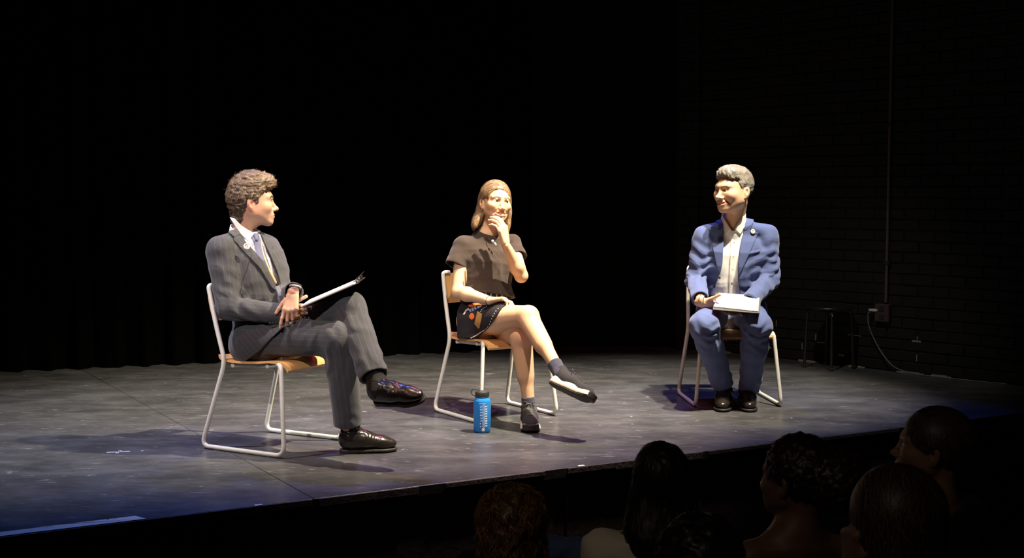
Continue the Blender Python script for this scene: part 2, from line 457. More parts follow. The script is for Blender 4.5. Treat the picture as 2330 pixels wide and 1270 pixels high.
# ---------------------------------------------------------------- anatomy (local frames: x = person's right, y = forward, z = up)
def head_sdf(jaw=1.0, smile=0.0, brow=1.0, nose=1.0, chin=1.0, female=False, open_=0.0, neck_r=.056, cheek=0.0, nw=1.0, squint=0.0):
    S = Sh()
    S.add(ell((0, -.014, .028), (.0755, .096, .090)))
    S.add(ell((0, .030, .000), (.062*jaw, .060, .075)), .03)
    S.add(ell((0, .026, -.050), (.052*jaw, .056, .058)), .03)
    S.add(cap((-.052*jaw, .0, -.052), (-.018, .062, -.088), .020, .018), .03)
    S.add(cap((.052*jaw, .0, -.052), (.018, .062, -.088), .020, .018), .03)
    for s in (-1, 1):
        S.add(ell((s*.034*jaw, .034, -.036), (.026, .036, .038)), .025)
        S.add(ell((s*.048*jaw, .012, -.026), (.018, .032, .036)), .025)
    S.add(ell((0, .073, -.096), (.021*jaw, .018, .017*chin)), .018)
    for s in (-1, 1):
        S.add(ell((s*.043, .056+cheek*.004, -.026+smile*.003), (.022, .026, .020+.003*cheek)), .022)
        S.add(cap((s*.012, .084, .019), (s*.046, .070, .021), .010*brow, .008*brow), .016)
        S.sub(ell((s*.031, .0925, .001), (.0165, .0165, .0098)), .009)
    S.add(ell((0, .081, -.062), (.030, .016, .024)), .016)                     # muzzle
    S.add(cap((0, .084, .004), (0, .103*nose, -.032), .0075, .0095), .012)      # nose
    S.add(ell((0, .107*nose, -.037), (.0105*nw, .0115*(.5+.5*nw), .0100)), .008)
    for s in (-1, 1):
        S.add(ell((s*.0120*nw, .096, -.041), (.0078*nw, .0098, .0075)), .006)
        S.sub(ell((s*.0065, .102, -.0475), (.0035, .0050, .0035)), .003)
    # mouth
    zc = -.069; cw = .024+.008*smile; up = .009*smile
    mp = [(s*cw*t, .0955-.020*(t*cw/.024)**2*.55, zc + up*t*t) for s, t in [(-1, 1), (-1, .55), (1, 0), (1, .55), (1, 1)]]
    for i in range(4):
        a, b = np.array(mp[i]), np.array(mp[i+1]); o = .0068*open_
        S.add(cap(a+(0, 0, .0035+o), b+(0, 0, .0035+o), .0042-.0014*open_, .0042-.0014*open_), .005)
        S.add(cap(a*(.92, 1, 1)+(0, -.001, -.0045-o), b*(.92, 1, 1)+(0, -.001, -.0045-o), .0050, .0050), .004)
    for i in range(4):
        a, b = np.array(mp[i]), np.array(mp[i+1])
        r = .0010+.0062*open_; e0 = .25 if i == 0 else 1; e1 = .25 if i == 3 else 1
        S.sub(cap(a+(0, .004-.002*open_, 0), b+(0, .004-.002*open_, 0), r*e0+.0006, r*e1+.0006), .002)
    for s in (-1, 1):
        if smile: S.sub(cap((s*.019, .090, -.044), (s*(cw+.007), .073, -.064), .0010, .0016), .012)
        # lids
        S.add(cap((s*.018, .0790, .0030), (s*.031, .0850, .0102-.0045*squint), .0024, .0028), .005)
        S.add(cap((s*.031, .0850, .0102-.0045*squint), (s*.045, .0740, .0030), .0028, .0024), .005)
        S.add(cap((s*.018, .0790, -.001), (s*.031, .0835, -.0080+.0035*squint), .0020, .0024), .005)
        S.add(cap((s*.031, .0835, -.0080+.0035*squint), (s*.045, .0735, -.001), .0024, .0020), .005)
        # ears
        er = frame((-.25*s*0, -.25, .97), (s*1, -.35, 0))
        S.add(ell((s*.0775, -.012, -.012), (.0105, .0175, .031), np.stack([unit((1, s*.35, 0)), unit((-s*.35, 1, .15)), unit((0, -.15, 1))], 1)), .006)
        S.sub(ell((s*.0865, -.006, -.006), (.0075, .0085, .015)), .004)
        S.add(ell((s*.0770, -.003, -.014), (.006, .004, .006)), .004)
        S.add(ell((s*.0745, -.004, -.036), (.0055, .009, .008)), .006)
    return S
def eye_obj(parent, R, o, s, side, look, name='eye'):
    """eyeball with iris and pupil, looking along `look` (local)"""
    c = np.array(o) + R @ (np.array((side*.031, .0735, .0008))*s)
    mb = MB(); r = .0118*s
    f = R @ unit(look); A = frame_up(f, (0, 0, 1)).T
    n = 20; V = []; F = []
    for i in range(n+1):
        a = PI*i/n
        mb_r = r*math.sin(a); V.append((max(mb_r, 1e-5), -r*math.cos(a)))
    mb.lathe(V, 20, c, A, False, False)
    me = mb.mesh('eye', ang=180)
    for m in (M['eye_white'], M['iris'], M['pupil']): me.materials.append(m)
    ff = Vector(f)
    for p in me.polygons:
        d = (p.center-Vector(c)).normalized().dot(ff)
        p.material_index = 2 if d > .955 else (1 if d > .82 else 0)
    return obj(name, me, None, parent)
FING = {'i': (.0270, .086, (.043, .025, .021), .0085), 'm': (.0090, .090, (.047, .029, .022), .0087),
        'r': (-.0090, .086, (.043, .027, .021), .0082), 'p': (-.0265, .078, (.034, .020, .018), .0073)}
def hand_sdf(wr, d, n, s, size=1.0, curl=None, spread=4.0, thumb=(.75, .62, .25, .35), thumb_len=1.0, wr_r=.024, arm=None):
    """wr wrist, d towards the knuckles, n out of the palm, s towards the thumb"""
    d = unit(d); n = unit(np.array(n, float)-d*np.dot(n, d)); s_ = np.cross(d, n); s_ = s_ if np.dot(s_, s) > 0 else -s_
    wr = np.array(wr, float); z = size; curl = curl or {}
    palm = Sh(); tips = {}
    palm.add(cap(wr-d*.01*z, wr+d*.02*z, wr_r*z*.92, wr_r*z, n, .72))
    for k, (o, L, seg, r) in FING.items():
        kn = wr + d*L*z + s_*o*z
        palm.add(cap(wr+d*.018*z+s_*o*.45*z, kn, .0150*z, .0115*z, n, .95), .010*z)
    palm.add(ell(wr+(d*.040+s_*.024+n*.010)*z, (.026*z, .016*z, .014*z), np.stack([unit(d+s_*.5), unit(s_-d*.5), n], 1)), .012*z)
    fs = []
    for k, (o, L, seg, r) in FING.items():
        a1, a2, a3 = curl.get(k, curl.get('*', (15, 20, 12)))
        kn = wr + d*L*z + s_*o*z; sp_ = math.radians({'i': spread, 'm': spread*.3, 'r': -spread*.5, 'p': -spread*1.3}[k])
        fd = d*math.cos(sp_)+s_*math.sin(sp_); a = 0; p = kn; rr = r*z; G = Sh()
        for j, (l, da) in enumerate(zip(seg, (a1, a2, a3))):
            a += math.radians(da); q = p + (fd*math.cos(a)+n*math.sin(a))*l*z
            r2 = rr*(.93 if j < 2 else .86)
            G.add(cap(p, q, rr*1.04, r2), .003*z); p = q; rr = r2
        tips[k] = p; fs.append(G)
    t0, tf, tn, tb = thumb
    T = Sh(); p = wr + (d*.022+s_*.020+n*.006)*z; dirv = unit(d*tf+s_*t0+n*tn); rr = .0125*z
    for j, l in enumerate((.046, .034, .027)):
        dd = unit(dirv + (d*.55+n*.5-s_*.5)*tb*j); q = p+dd*l*z*thumb_len; r2 = rr*(.86 if j < 2 else .88)
        T.add(cap(p, q, rr, r2), .004*z); p = q; rr = r2
    tips['t'] = p
    def f(P):
        b = palm(P); out = b
        for G in fs+[T]: out = np.minimum(out, smin(b, G(P), .009*z))
        return out
    return f, tips
def strands(g, Vb, Fb, n, length, width, flow, lift=.25, seed=0, curl=.0, seg=5, colf=None, keep=None, base=.0008, jit=.18):
    """hair strands as narrow ribbons that follow the hair volume, rising `lift` metres off it towards their tips"""
    r = np.random.default_rng(seed); q = Fb[r.integers(0, len(Fb), n)]
    w = r.dirichlet((1, 1, 1, 1), n); P = (Vb[q]*w[:, :, None]).sum(1)
    def grad(p):
        e = .002; f = lambda d: evalc(g, (p+np.array(d)).astype(F32)).astype(float)
        G = np.stack([f((e, 0, 0))-f((-e, 0, 0)), f((0, e, 0))-f((0, -e, 0)), f((0, 0, e))-f((0, 0, -e))], 1)
        return G/(np.linalg.norm(G, axis=1)[:, None]+1e-9)
    N = grad(P)
    if keep is not None:
        k = keep(P, N); P, N = P[k], N[k]
    n = len(P); L = length*r.uniform(.5, 1.2, (n, 1)); rnd = r.normal(size=(n, 3)); ph = r.uniform(0, 6.28, (n, 1)); lf = lift*r.uniform(0, 1, n)**2.2
    p = P.copy(); pts = []; Ws = []
    for i in range(seg+1):
        t = i/seg; d = evalc(g, p.astype(F32)).astype(float); N = grad(p); tgt = base*(1 if i else -1)+lf*t*t
        p = p - N*np.clip(d-tgt, -.01, .01)[:, None]
        D = flow(p, N) + rnd*jit; D -= N*(D*N).sum(1)[:, None]; D /= np.linalg.norm(D, axis=1)[:, None]+1e-9
        W = np.cross(D, N); pts.append(p.copy()); Ws.append(W)
        p = p + (D + W*curl*np.sin(ph+t*6))*L/seg
    V = np.zeros((n, (seg+1)*2, 3)); 
    for i in range(seg+1):
        tw = Ws[i]; ww = width*(1-.7*i/seg)*.5
        V[:, 2*i] = pts[i]-tw*ww; V[:, 2*i+1] = pts[i]+tw*ww
    b = (np.arange(n)*(seg+1)*2)[:, None]
    F = np.concatenate([np.stack([b[:, 0]+2*i, b[:, 0]+2*i+1, b[:, 0]+2*i+3, b[:, 0]+2*i+2], 1) for i in range(seg)])
    c = colf(n, r); C = np.repeat(c, (seg+1)*2, axis=0)
    return V.reshape(-1, 3), F, C
def hair_obj(name, g, lo, hi, h, parent, mat_, base_col, strand_sets, it=1, **kw):
    V, F = surf(g, lo, hi, h); V, F = clean(V, F); V = relax(V, F, it, .5)
    C = np.tile(np.array(base_col)*.75, (len(V), 1)); VV, FF, CC = [V], [F], [C]; b = len(V)
    for s in strand_sets:
        a, f, c = strands(g, V, F, **s); VV.append(a); FF.append(f+b); CC.append(c); b += len(a)
    me = mesh_np(name, np.concatenate(VV), np.concatenate(FF), True, {'col': ('FLOAT_COLOR', np.concatenate(CC))})
    return obj(name, me, mat_, parent, **kw)
def colvar(c0, c1, sd=.25):
    c0, c1 = np.array(c0), np.array(c1)
    return lambda n, r: np.clip((c0+(c1-c0)*r.uniform(0, 1, (n, 1)))*np.exp(r.normal(0, sd, (n, 1))), 0, 1)

# shoes: local x = right, y = toe direction, z = up, origin = bottom of the heel
def teeth_obj(parent, ho, HR, HS, smile, open_, mat_):
    cw = .024+.008*smile; up = .009*smile; w_ = cw*.78; n = 8
    pts = [ho+HR@V3(x, .0955-.020*(x/.024)**2*.55-.0022, -.069+up*(x/cw)**2+.0010)*HS for x in np.linspace(-w_, w_, n+1)]; h_ = (.0012+.0046*open_)*HS; mb = MB()
    for k in range(n):
        a, b = pts[k], pts[k+1]; c = (a+b)/2; X = unit(b-a); Z = HR[:, 2]; Yv = np.cross(Z, X); hw = np.linalg.norm(b-a)*.49
        mb.box((-hw, -.002, -h_), (hw, .002, h_), np.stack([X, Yv, Z], 0), c, .0006)
    return mb.build('teeth', mat_, parent)
def boot(parent, o, toe, up, ankle, length=.295, leather='boot_leather', size=1.0, shaft=.165, label=None, gusset=True, shaft_r=.046, shaft_up=None):
    R = frame(toe, up); o = np.array(o, float); k = length/.295
    def P(x, y, z): return (x, y*k, z)
    S = Sh()
    S.add(cap(P(0, .045, .062), P(0, .120, .060), .041, .043))
    S.add(cap(P(0, .12, .058), P(0, .20, .046), .044, .043, (0, 0, 1), .82), .04)
    S.add(ell(P(0, .238, .038), (.036, .050, .025)), .03)
    su = (0, -.02, 1) if shaft_up is None else (R.T @ np.array(shaft_up, float))
    su = unit(su); a0 = np.array(P(0, .062, .065)); S.add(cap(a0, a0+su*shaft*.75, .045, shaft_r), .03)
    S.cut(plane(a0+su*shaft*.66, su), .003)
    S.cut(plane((0, 0, .015), (0, 0, -1)), .004)
    S.disp(lambda q: (np.where((q[:, 1] > .11*k) & (q[:, 1] < .20*k) & (q[:, 2] > .05), .0007*np.sin(q[:, 1]*300+4*np.sin(q[:, 0]*70+q[:, 1]*60)), 0)
                      + np.where((q[:, 2] > .09), .0012*np.sin(q[:, 2]*260+4*np.sin(q[:, 0]*50)), 0)).astype(F32))
    g = xf(S, o, R); lo, hi = bbox([o + R @ np.array(P(x, y, z)) for x in (-.06, .06) for y in (-.03, .31) for z in (-.02, .21)], .03)
    b = sdf_obj('boot', [(g, lo, hi, .0035)], M[leather], parent, label=label)
    Q = Sh(); out = lambda q: smin(smin(cap((0, .045*k, 0), (0, .10*k, 0), .040, .038)(q*np.array((1, 1, 0), F32)),
              cap((.002, .12*k, 0), (.002, .20*k, 0), .046, .050)(q*np.array((1, 1, 0), F32)), .03),
              ell((0, .232*k, 0), (.044, .060, 1))(q*np.array((1, 1, 0), F32)), .03)
    Q.add(lambda q: np.maximum(out(q)+.0015, np.maximum(-q[:, 2]+np.where(q[:, 1] > .088*k, .006, 0), q[:, 2]-.019)))
    sdf_obj('sole', [(xf(Q, o, R), lo, hi, .003)], M['sole'], b)
    if gusset:
        for s in (-1, 1):
            pp = [(.040*k, .165), (.088*k, .165), (.080*k, .085), (.066*k, .062), (.052*k, .085)]
            sd = (lambda s: lambda q: -s*q[:, 0])(s)
            gp = patch(S, poly_loc(pp, (0, 0, 0), np.eye(3)), -.002, .0018, sd)
            sdf_obj('elastic_panel', [(xf(gp, o, R), lo, hi, .002)], M['elastic'], b, it=0)
    return b
def sneaker(parent, o, toe, up, shaft_up, length=.262):
    R = frame(toe, up); o = np.array(o, float); k = length/.262
    S = Sh()
    S.add(cap((0, .040*k, .060), (0, .11*k, .056), .036, .040))
    S.add(cap((0, .11*k, .055), (0, .185*k, .044), .040, .038, (0, 0, 1), .85), .03)
    S.add(ell((0, .205*k, .042), (.039, .046, .026)), .03)
    su = unit(R.T @ np.array(shaft_up, float)); a0 = np.array((0, .055*k, .062))
    S.add(cap(a0, a0+su*.05, .037, .037), .02); S.sub(cap(a0+su*.02, a0+su*.12, .029, .033), .004)
    S.cut(plane(a0+su*.052, su+np.array((0, -.35, 0))), .004); S.cut(plane((0, 0, .026), (0, 0, -1)), .004)
    lo, hi = bbox([o + R @ np.array((x, y*k, z)) for x in (-.06, .06) for y in (-.03, .29) for z in (-.02, .14)], .02)
    b = sdf_obj('sneaker', [(xf(S, o, R), lo, hi, .0028)], M['knit'], parent)
    z0 = lambda y: .010*np.clip((y-.17*k)/.08, 0, 1)**2*2
    out = lambda q: smin(smin(cap((0, .040*k, 0), (0, .10*k, 0), .040, .037)(q*np.array((1, 1, 0), F32)),
              cap((0, .12*k, 0), (0, .19*k, 0), .044, .046)(q*np.array((1, 1, 0), F32)), .03),
              ell((0, .212*k, 0), (.043, .050, 1))(q*np.array((1, 1, 0), F32)), .03)
    def mid(q):
        y, z = q[:, 1], q[:, 2]; top = .040+.010*np.clip((.05-y)/.06, 0, 1)+.006*np.sin(y*60)
        return np.maximum(out(q)-.003+.25*np.abs(z-.02), np.maximum(z-top, .008+z0(y)-z)).astype(F32)
    sdf_obj('midsole', [(xf(mid, o, R), lo, hi, .003)], M['midsole'], b)
    def outs(q):
        y, z = q[:, 1], q[:, 2]
        a = np.maximum(out(q)+.001, np.maximum(z-.0085-z0(y), z0(y)-z))
        bmp = np.maximum(out(q)-.0052, np.maximum(np.abs(z-.030)-.016, (.238*k)-y))      # toe bumper
        return np.minimum(a, bmp).astype(F32)
    sdf_obj('outsole', [(xf(outs, o, R), lo, hi, .003)], M['sole'], b)
    T = Sh(); T.add(patch(S, poly_loc([(-.017, .085*k), (.017, .085*k), (.014, .175*k), (-.014, .175*k)], (0, 0, 0), np.eye(3), 0, 1), -.002, .0022, lambda q: .04-q[:, 2]))
    sdf_obj('tongue', [(xf(T, o, R), lo, hi, .002)], M['knit_grey'], b, it=0)
    mb = MB(); W = lambda p: o + R @ np.array(p, float)
    def top(x, y):
        zz = np.linspace(.12, .03, 60); q = np.stack([np.full(60, x), np.full(60, y), zz], 1).astype(F32)
        d = S(q); i = np.argmax(d < 0); return zz[i]+.003
    for i in range(6):
        y0 = (.095+i*.0145)*k
        for s in (-1, 1):
            pts = [W((s*.019*(1-2*t), y0+t*.013*k, top(s*.019*(1-2*t), y0+t*.013*k))) for t in (0, .25, .5, .75, 1)]
            mb.tube(pts, .0022, 6)
    c = W((0, .088*k, top(0, .088*k)+.002))
    for s in (-1, 1):
        e = [c, c+R @ np.array((s*.022, -.004, .012)), c+R @ np.array((s*.042, .006, .006)), c+R @ np.array((s*.036, .020, -.006)), c+R @ np.array((s*.014, .008, .002)), c]
        mb.tube(spline(e, 6), .0018, 6)
        e = [c, c+R @ np.array((s*.018, .012, .002)), c+R @ np.array((s*.036, .022, -.012)), c+R @ np.array((s*.042, .028, -.030))]
        mb.tube(spline(e, 6), .0018, 6)
    mb.build('laces', M['lace'], b)
    return b

# ---------------------------------------------------------------- palette
M = {}
M['eye_white'] = mat('eye_white', (.75, .72, .68), .25); M['iris'] = mat('iris', (.06, .045, .035), .2); M['pupil'] = mat('pupil', (.01, .01, .01), .1)
M['skin'] = mat('skin', (.6, .4, .3), .48, sss=.12, attr='col', bump=(260, .12), spec=.4)
M['hair'] = mat('hair', (.1, .07, .04), .45, attr='col', spec=.5)
M['boot_leather'] = mat('boot_leather', (.016, .012, .010), .26, bump=(90, .35), coat=.3)
M['elastic'] = mat('elastic', (.010, .009, .009), .85, bump=(700, .5)); M['sole'] = mat('sole', (.02, .017, .015), .6)
M['knit'] = mat('knit', (.028, .026, .028), .85, bump=(600, .6)); M['knit_grey'] = mat('knit_grey', (.06, .055, .055), .85, bump=(600, .6))
M['midsole'] = mat('midsole', (.72, .66, .52), .6); M['lace'] = mat('lace', (.085, .08, .08), .8)
M['sock'] = mat('sock', (.05, .05, .085), .95, bump=(900, .7), sheen=.2)
M['steel_paint'] = mat('steel_paint', (.62, .61, .55), .38, bump=(60, .08), vary=(40, .12))
M['plywood'] = mat('plywood', (.66, .36, .13), .35, vary=(22, .18), coat=.3); M['black_metal'] = mat('black_metal', (.018, .018, .018), .35)
M['black_paint'] = mat('black_paint', (.012, .012, .011), .6, bump=(40, .4)); M['rubber'] = mat('rubber', (.02, .02, .02), .7)
M['white_paper'] = mat('white_paper', (.88, .87, .82), .8); M['board'] = mat('board', (.05, .035, .03), .5)
M['chrome'] = mat('chrome', (.6, .6, .58), .22, 1.0); M['brass'] = mat('brass', (.75, .55, .25), .3, 1.0)
M['white_plastic'] = mat('white_plastic', (.75, .73, .68), .4); M['dark_plastic'] = mat('dark_plastic', (.02, .02, .022), .4)
M['grey_cord'] = mat('grey_cord', (.16, .16, .16), .6); M['print_white'] = mat('print_white', (.85, .88, .9), .6)
M['tape'] = mat('tape', (.86, .84, .72), .8, vary=(25, .12)); M['tape_dirt'] = mat('tape_dirt', (.30, .30, .26), .9)
M['suit_lining'] = mat('suit_lining', (.01, .01, .014), .6)

# ---------------------------------------------------------------- stage deck
def deck_mat():
    m = bpy.data.materials.new('painted_deck'); m.use_nodes = True; nt = m.node_tree; b = nt.nodes['Principled BSDF']; L = nt.links.new
    g = nt.nodes.new('ShaderNodeNewGeometry')
    def noise(scale, det=4, vec=None, rough=.6, dist=0):
        n = nt.nodes.new('ShaderNodeTexNoise'); n.inputs['Scale'].default_value = scale; n.inputs['Detail'].default_value = det
        n.inputs['Roughness'].default_value = rough; n.inputs['Distortion'].default_value = dist; L(vec or g.outputs['Position'], n.inputs['Vector']); return n
    def mp(src, a, b_, c=0, d=1):
        r = nt.nodes.new('ShaderNodeMapRange'); r.inputs[1].default_value = a; r.inputs[2].default_value = b_; r.inputs[3].default_value = c; r.inputs[4].default_value = d
        L(src, r.inputs[0]); return r.outputs[0]
    def mix(fac, c1, c2):
        x = nt.nodes.new('ShaderNodeMix'); x.data_type = 'RGBA'; L(fac, x.inputs[0])
        for i, c in ((6, c1), (7, c2)):
            if isinstance(c, tuple): x.inputs[i].default_value = (*c, 1)
            else: L(c, x.inputs[i])
        return x.outputs[2]
    def mul(a, b_):
        x = nt.nodes.new('ShaderNodeMath'); x.operation = 'MULTIPLY'; L(a, x.inputs[0])
        if isinstance(b_, float): x.inputs[1].default_value = b_
        else: L(b_, x.inputs[1])
        return x.outputs[0]
    big = mp(noise(1.7, 5).outputs['Fac'], .3, .7)
    c = mix(big, (.036, .036, .039), (.066, .065, .067))
    mpn = nt.nodes.new('ShaderNodeMapping'); mpn.inputs['Scale'].default_value = (1, 2.2, 1); mpn.inputs['Rotation'].default_value = (0, 0, -.35)
    L(g.outputs['Position'], mpn.inputs['Vector'])
    sm = mp(noise(2.6, 6, mpn.outputs[0], .7).outputs['Fac'], .44, .70); c = mix(mul(sm, .7), c, (.12, .12, .125))
    for rot, sc_, lo_, seed in ((.35, (3.0, 13, 1), .645, 0), (-.25, (4, 4, 1), .665, 5), (.05, (2.2, 15, 1), .65, 9)):
        q = nt.nodes.new('ShaderNodeMapping'); q.inputs['Scale'].default_value = sc_; q.inputs['Rotation'].default_value = (0, 0, rot); q.inputs['Location'].default_value = (seed, seed, 0)
        L(g.outputs['Position'], q.inputs['Vector'])
        s = mp(noise(3.0, 3, q.outputs[0], .6, .25).outputs['Fac'], lo_, lo_+.05)
        br = mp(noise(7, 2).outputs['Fac'], .42, .55)
        c = mix(mul(mul(s, br), .5), c, (.30, .30, .30))
    v = nt.nodes.new('ShaderNodeTexVoronoi'); v.inputs['Scale'].default_value = 3.4; L(g.outputs['Position'], v.inputs['Vector'])
    fl = mp(v.outputs['Distance'], .026, .018); c = mix(mul(fl, mp(noise(2.3, 1).outputs['Fac'], .5, .56)), c, (.55, .55, .52))
    L(c, b.inputs['Base Color'])
    L(mp(noise(5, 5).outputs['Fac'], .3, .7, .27, .44), b.inputs['Roughness']); b.inputs['Specular IOR Level'].default_value = .5
    bp = nt.nodes.new('ShaderNodeBump'); bp.inputs['Strength'].default_value = .35; bp.inputs['Distance'].default_value = .003
    L(noise(26, 6).outputs['Fac'], bp.inputs['Height']); L(bp.outputs[0], b.inputs['Normal'])
    return m
M['deck'] = deck_mat()
M['fascia'] = mat('fascia', (.012, .0055, .006), .7, bump=(30, .5), vary=(3, .4))
M['edge'] = mat('edge', (.075, .06, .075), .5, bump=(60, .6), vary=(16, .5))
E = unit((.88, .475, 0)); Nn = np.array((E[1], -E[0], 0))         # along the stage edge, towards the audience
E0 = ground(714, 1135); BK = -Nn                                    # a platform joint on the edge
def edge_pt(t, back=0, z=0): return E0 + E*t + BK*back + np.array((0, 0, z))
# platforms: thick boards butted together, each a piece of the stage floor
fl_root = bpy.data.objects.new('floor', None); link(fl_root, None, kind='structure', label='dark scuffed stage floor of butted platform boards')
TW, TD = 2.44, 1.22*6
for i in range(-2, 3):
    a, b_ = i*TW + (.0015), (i+1)*TW - .0015
    mb = MB(); lo_ = (a, .0, -.04); hi_ = (b_, TD, 0)
    AX = np.stack([E, BK, V3(0, 0, 1)], 0)
    mb.box(lo_, hi_, AX, E0, .002); mb.build('platform_board', M['deck'], fl_root, smooth=False)
# under-floor of the house
mb = MB(); mb.box((-9, -3, -.80), (9, 14, -.75)); hf = mb.build('floor', mat('house_floor', (.008, .007, .007), .8), None, smooth=False, kind='structure')
# stage front: a row of dark boards below a nosing strip
fr = bpy.data.objects.new('wall_front', None); link(fr, None, kind='structure', label='dark reddish fascia boards below the stage edge')
AX = np.stack([E, BK, V3(0, 0, 1)], 0)
for i in range(-2, 5):
    mb = MB(); mb.box((i*1.22+.006, .012, -.749), ((i+1)*1.22-.006, .03, -.041), AX, E0, .003); mb.build('fascia_board', M['fascia'], fr, smooth=False)
mb = MB(); mb.box((-2*1.22, .035, -.749), (5*1.22, .06, -.041), AX, E0); mb.build('backing_board', M['black_paint'], fr, smooth=False)
for (a, b_, h_) in ((-2.4, -.01, .022), (.02, .47, .030), (.47, .60, .008), (.60, 1.10, .018), (1.22, 1.48, .022), (1.48, 1.99, .030), (2.02, 3.3, .016), (3.32, 5.8, .016)):
    if h_ < .01: continue
    mb = MB(); mb.box((a, -.008, -.003-h_), (b_, -.0045, -.001), AX, E0, .0010); mb.build('nosing_strip', M['edge'], fr, smooth=False)
mb = MB(); mb.box((-2.44*2, -.004, -.042), (2.44*3, -.0002, -.0012), AX, E0); mb.build('edge_batten', M['black_paint'], fr, smooth=False)
# tape on the edge
def edge_t(px):
    a = (px-CX0)/FPX; return (a*E0[1]-E0[0])/(E[0]-a*E[1])
t0, t1 = edge_t(-40), edge_t(314)
mb = MB(); pts = [(t0, .004), (t1+.012, -.0), (t1-.012, .060), (t1-.3, .066), (t1-.52, .058), (t0+.3, .064), (t0, .060)]
mb.prism(pts, E0+np.array((0, 0, .0008)), E, BK, (0, 0, 1), .0012)
tape = mb.build('tape_strip', M['tape'], None, smooth=False, label='long torn white tape strip along the left of the stage edge', category='tape')
for (u, v, l, w_) in ((t1-.35, .050, .02, .004), (t1-.33, .055, .012, .003), (t1-.12, .048, .006, .012), (t1-.10, .052, .02, .003), (t1-.60, .030, .03, .004), (t1-.63, .026, .02, .003)):
    mb = MB(); mb.box((u, v, .0021), (u+l, v+w_, .0026), AX, E0); mb.build('smudge', M['tape_dirt'], tape, smooth=False)
for px, lb in ((582, 'small white tape piece at the stage edge below the suited man\'s chair'), (1327, 'small white tape piece at the stage edge below the blue bottle')):
    t = edge_t(px); mb = MB(); mb.prism([(t-.016, -.004), (t+.016, -.006), (t+.018, .014), (t-.013, .015)], E0+np.array((0, 0, .0006)), E, BK, (0, 0, 1), .001)
    mb.build('tape_piece', M['tape'], None, smooth=False, label=lb, category='tape')
g0 = ground(270, 1029); mb = MB()
for a0, l, w_ in ((.25, .055, .010), (1.5, .030, .009)):
    d = np.array((math.cos(a0), math.sin(a0), 0)); q = np.array((-d[1], d[0], 0)); mb.prism([(-l, -w_), (l, -w_*.8), (l*.9, w_), (-l, w_*.7)], g0+np.array((0, 0, .0006)), d, q, (0, 0, 1), .0008)
mb.build('spike_mark', mat('spike_tape', (.42, .44, .48), .8), None, smooth=False, label='crossed pale tape mark on the floor left of the grey-suited man\'s chair', category='tape')

# ---------------------------------------------------------------- back: drape, flat panel, brick pier and brick wall
M['drape'] = mat('drape', (.0011, .0010, .0010), 1.0, bump=(500, .5), spec=.03)
M['flat_panel'] = mat('flat_panel', (.0050, .0044, .0036), .95, spec=.1, bump=(200, .3))
bl, br_ = at(-260, 830, 8.6)[:2], np.array((.60, 10.02))
def drape(name, p0, p1, z0, z1, amp, wl, m, seed, **kw):
    p0, p1 = np.array(p0, float), np.array(p1, float); L = np.linalg.norm(p1-p0); d = (p1-p0)/L; nn = np.array((d[1], -d[0]))
    r = np.random.default_rng(seed); nx = int(L/.02); nz = 26; x = np.linspace(0, L, nx); z = np.linspace(z0, z1, nz)
    ph = np.cumsum(r.uniform(.6, 1.4, nx))*.02/wl*2*PI
    X, Z = np.meshgrid(x, z, indexing='ij'); o = amp*(np.sin(ph)[:, None] + .35*np.sin(ph*2.3+1)[:, None]*(1-Z/z1*.5))
    V = np.stack([p0[0]+d[0]*X+nn[0]*o, p0[1]+d[1]*X+nn[1]*o, Z], -1).reshape(-1, 3)
    back = V.copy(); back[:, 0] -= nn[0]*.012; back[:, 1] -= nn[1]*.012
    I = np.arange(nx*nz).reshape(nx, nz); q = np.stack([I[:-1, :-1], I[1:, :-1], I[1:, 1:], I[:-1, 1:]], -1).reshape(-1, 4)
    F = np.concatenate([q, q[:, ::-1]+nx*nz])
    me = mesh_np(name, np.concatenate([V, back]), F, True); return obj(name, me, m, None, **kw)
drape('stage_drape', (-3.9, 8.45), (.62, 10.02), .004, 5.2, .05, .22, M['drape'], 3, label='wide black pleated drape behind the man in grey and the woman', category='curtain')
# taut panel drape (right of the pleated one)
drape('stage_drape', (.60, 10.10), (1.76, 10.16), .012, 5.2, .010, .75, M['flat_panel'], 8, label='taut smooth black drape panel between the woman and the brick pier', category='curtain')
# brick wall
WA = np.array((1.88, 10.06, 0)); WD = unit((1.0, -1.12, 0)); WN = np.array((WD[1], -WD[0], 0))   # faces the stage
if np.dot(WN, -WA) < 0: WN = -WN
M['brick'] = mat('brick', (.0065, .0060, .0042), .8, bump=(70, .9), vary=(6, .5)); M['mortar'] = mat('mortar', (.0055, .0050, .0040), .9, bump=(120, .8))
M['mortar_chip'] = mat('mortar_chip', (.34, .31, .24), .9, bump=(120, .8))
wr_ = bpy.data.objects.new('wall_right', None); link(wr_, None, kind='structure', label='black painted brick wall at the right')
AXW = np.stack([WD, WN, V3(0, 0, 1)], 0)
mb = MB(); mb.box((-.02, -.30, 0), (3.6, -.004, 4.2), AXW, WA); mb.build('mortar_bed', M['mortar'], wr_, smooth=False)
bricks = []; bw, bh, j = .215, .065, .010
for c in range(int(4.15/(bh+j))):
    off = -(bw+j)*.5*(c % 2); x = off
    while x < 3.58:
        x0, x1 = max(x, -.015), min(x+bw, 3.6)
        if x1-x0 > .03: bricks.append((c*(bh+j)+.006, x0, x1))
        x += bw+j
variants = {}
def brick_mesh(L, k):
    key = (round(L, 3), k)
    if key not in variants:
        r = random.Random(hash(key) & 0xffff); mb = MB(); y1 = .004+r.uniform(-.002, .003)
        mb.box((0, -.02, 0), (L, y1, bh), AXW, (0, 0, 0), .004); me = mb.mesh('brick', False); me.materials.append(M['brick']); variants[key] = me
    return variants[key]
rest = MB()
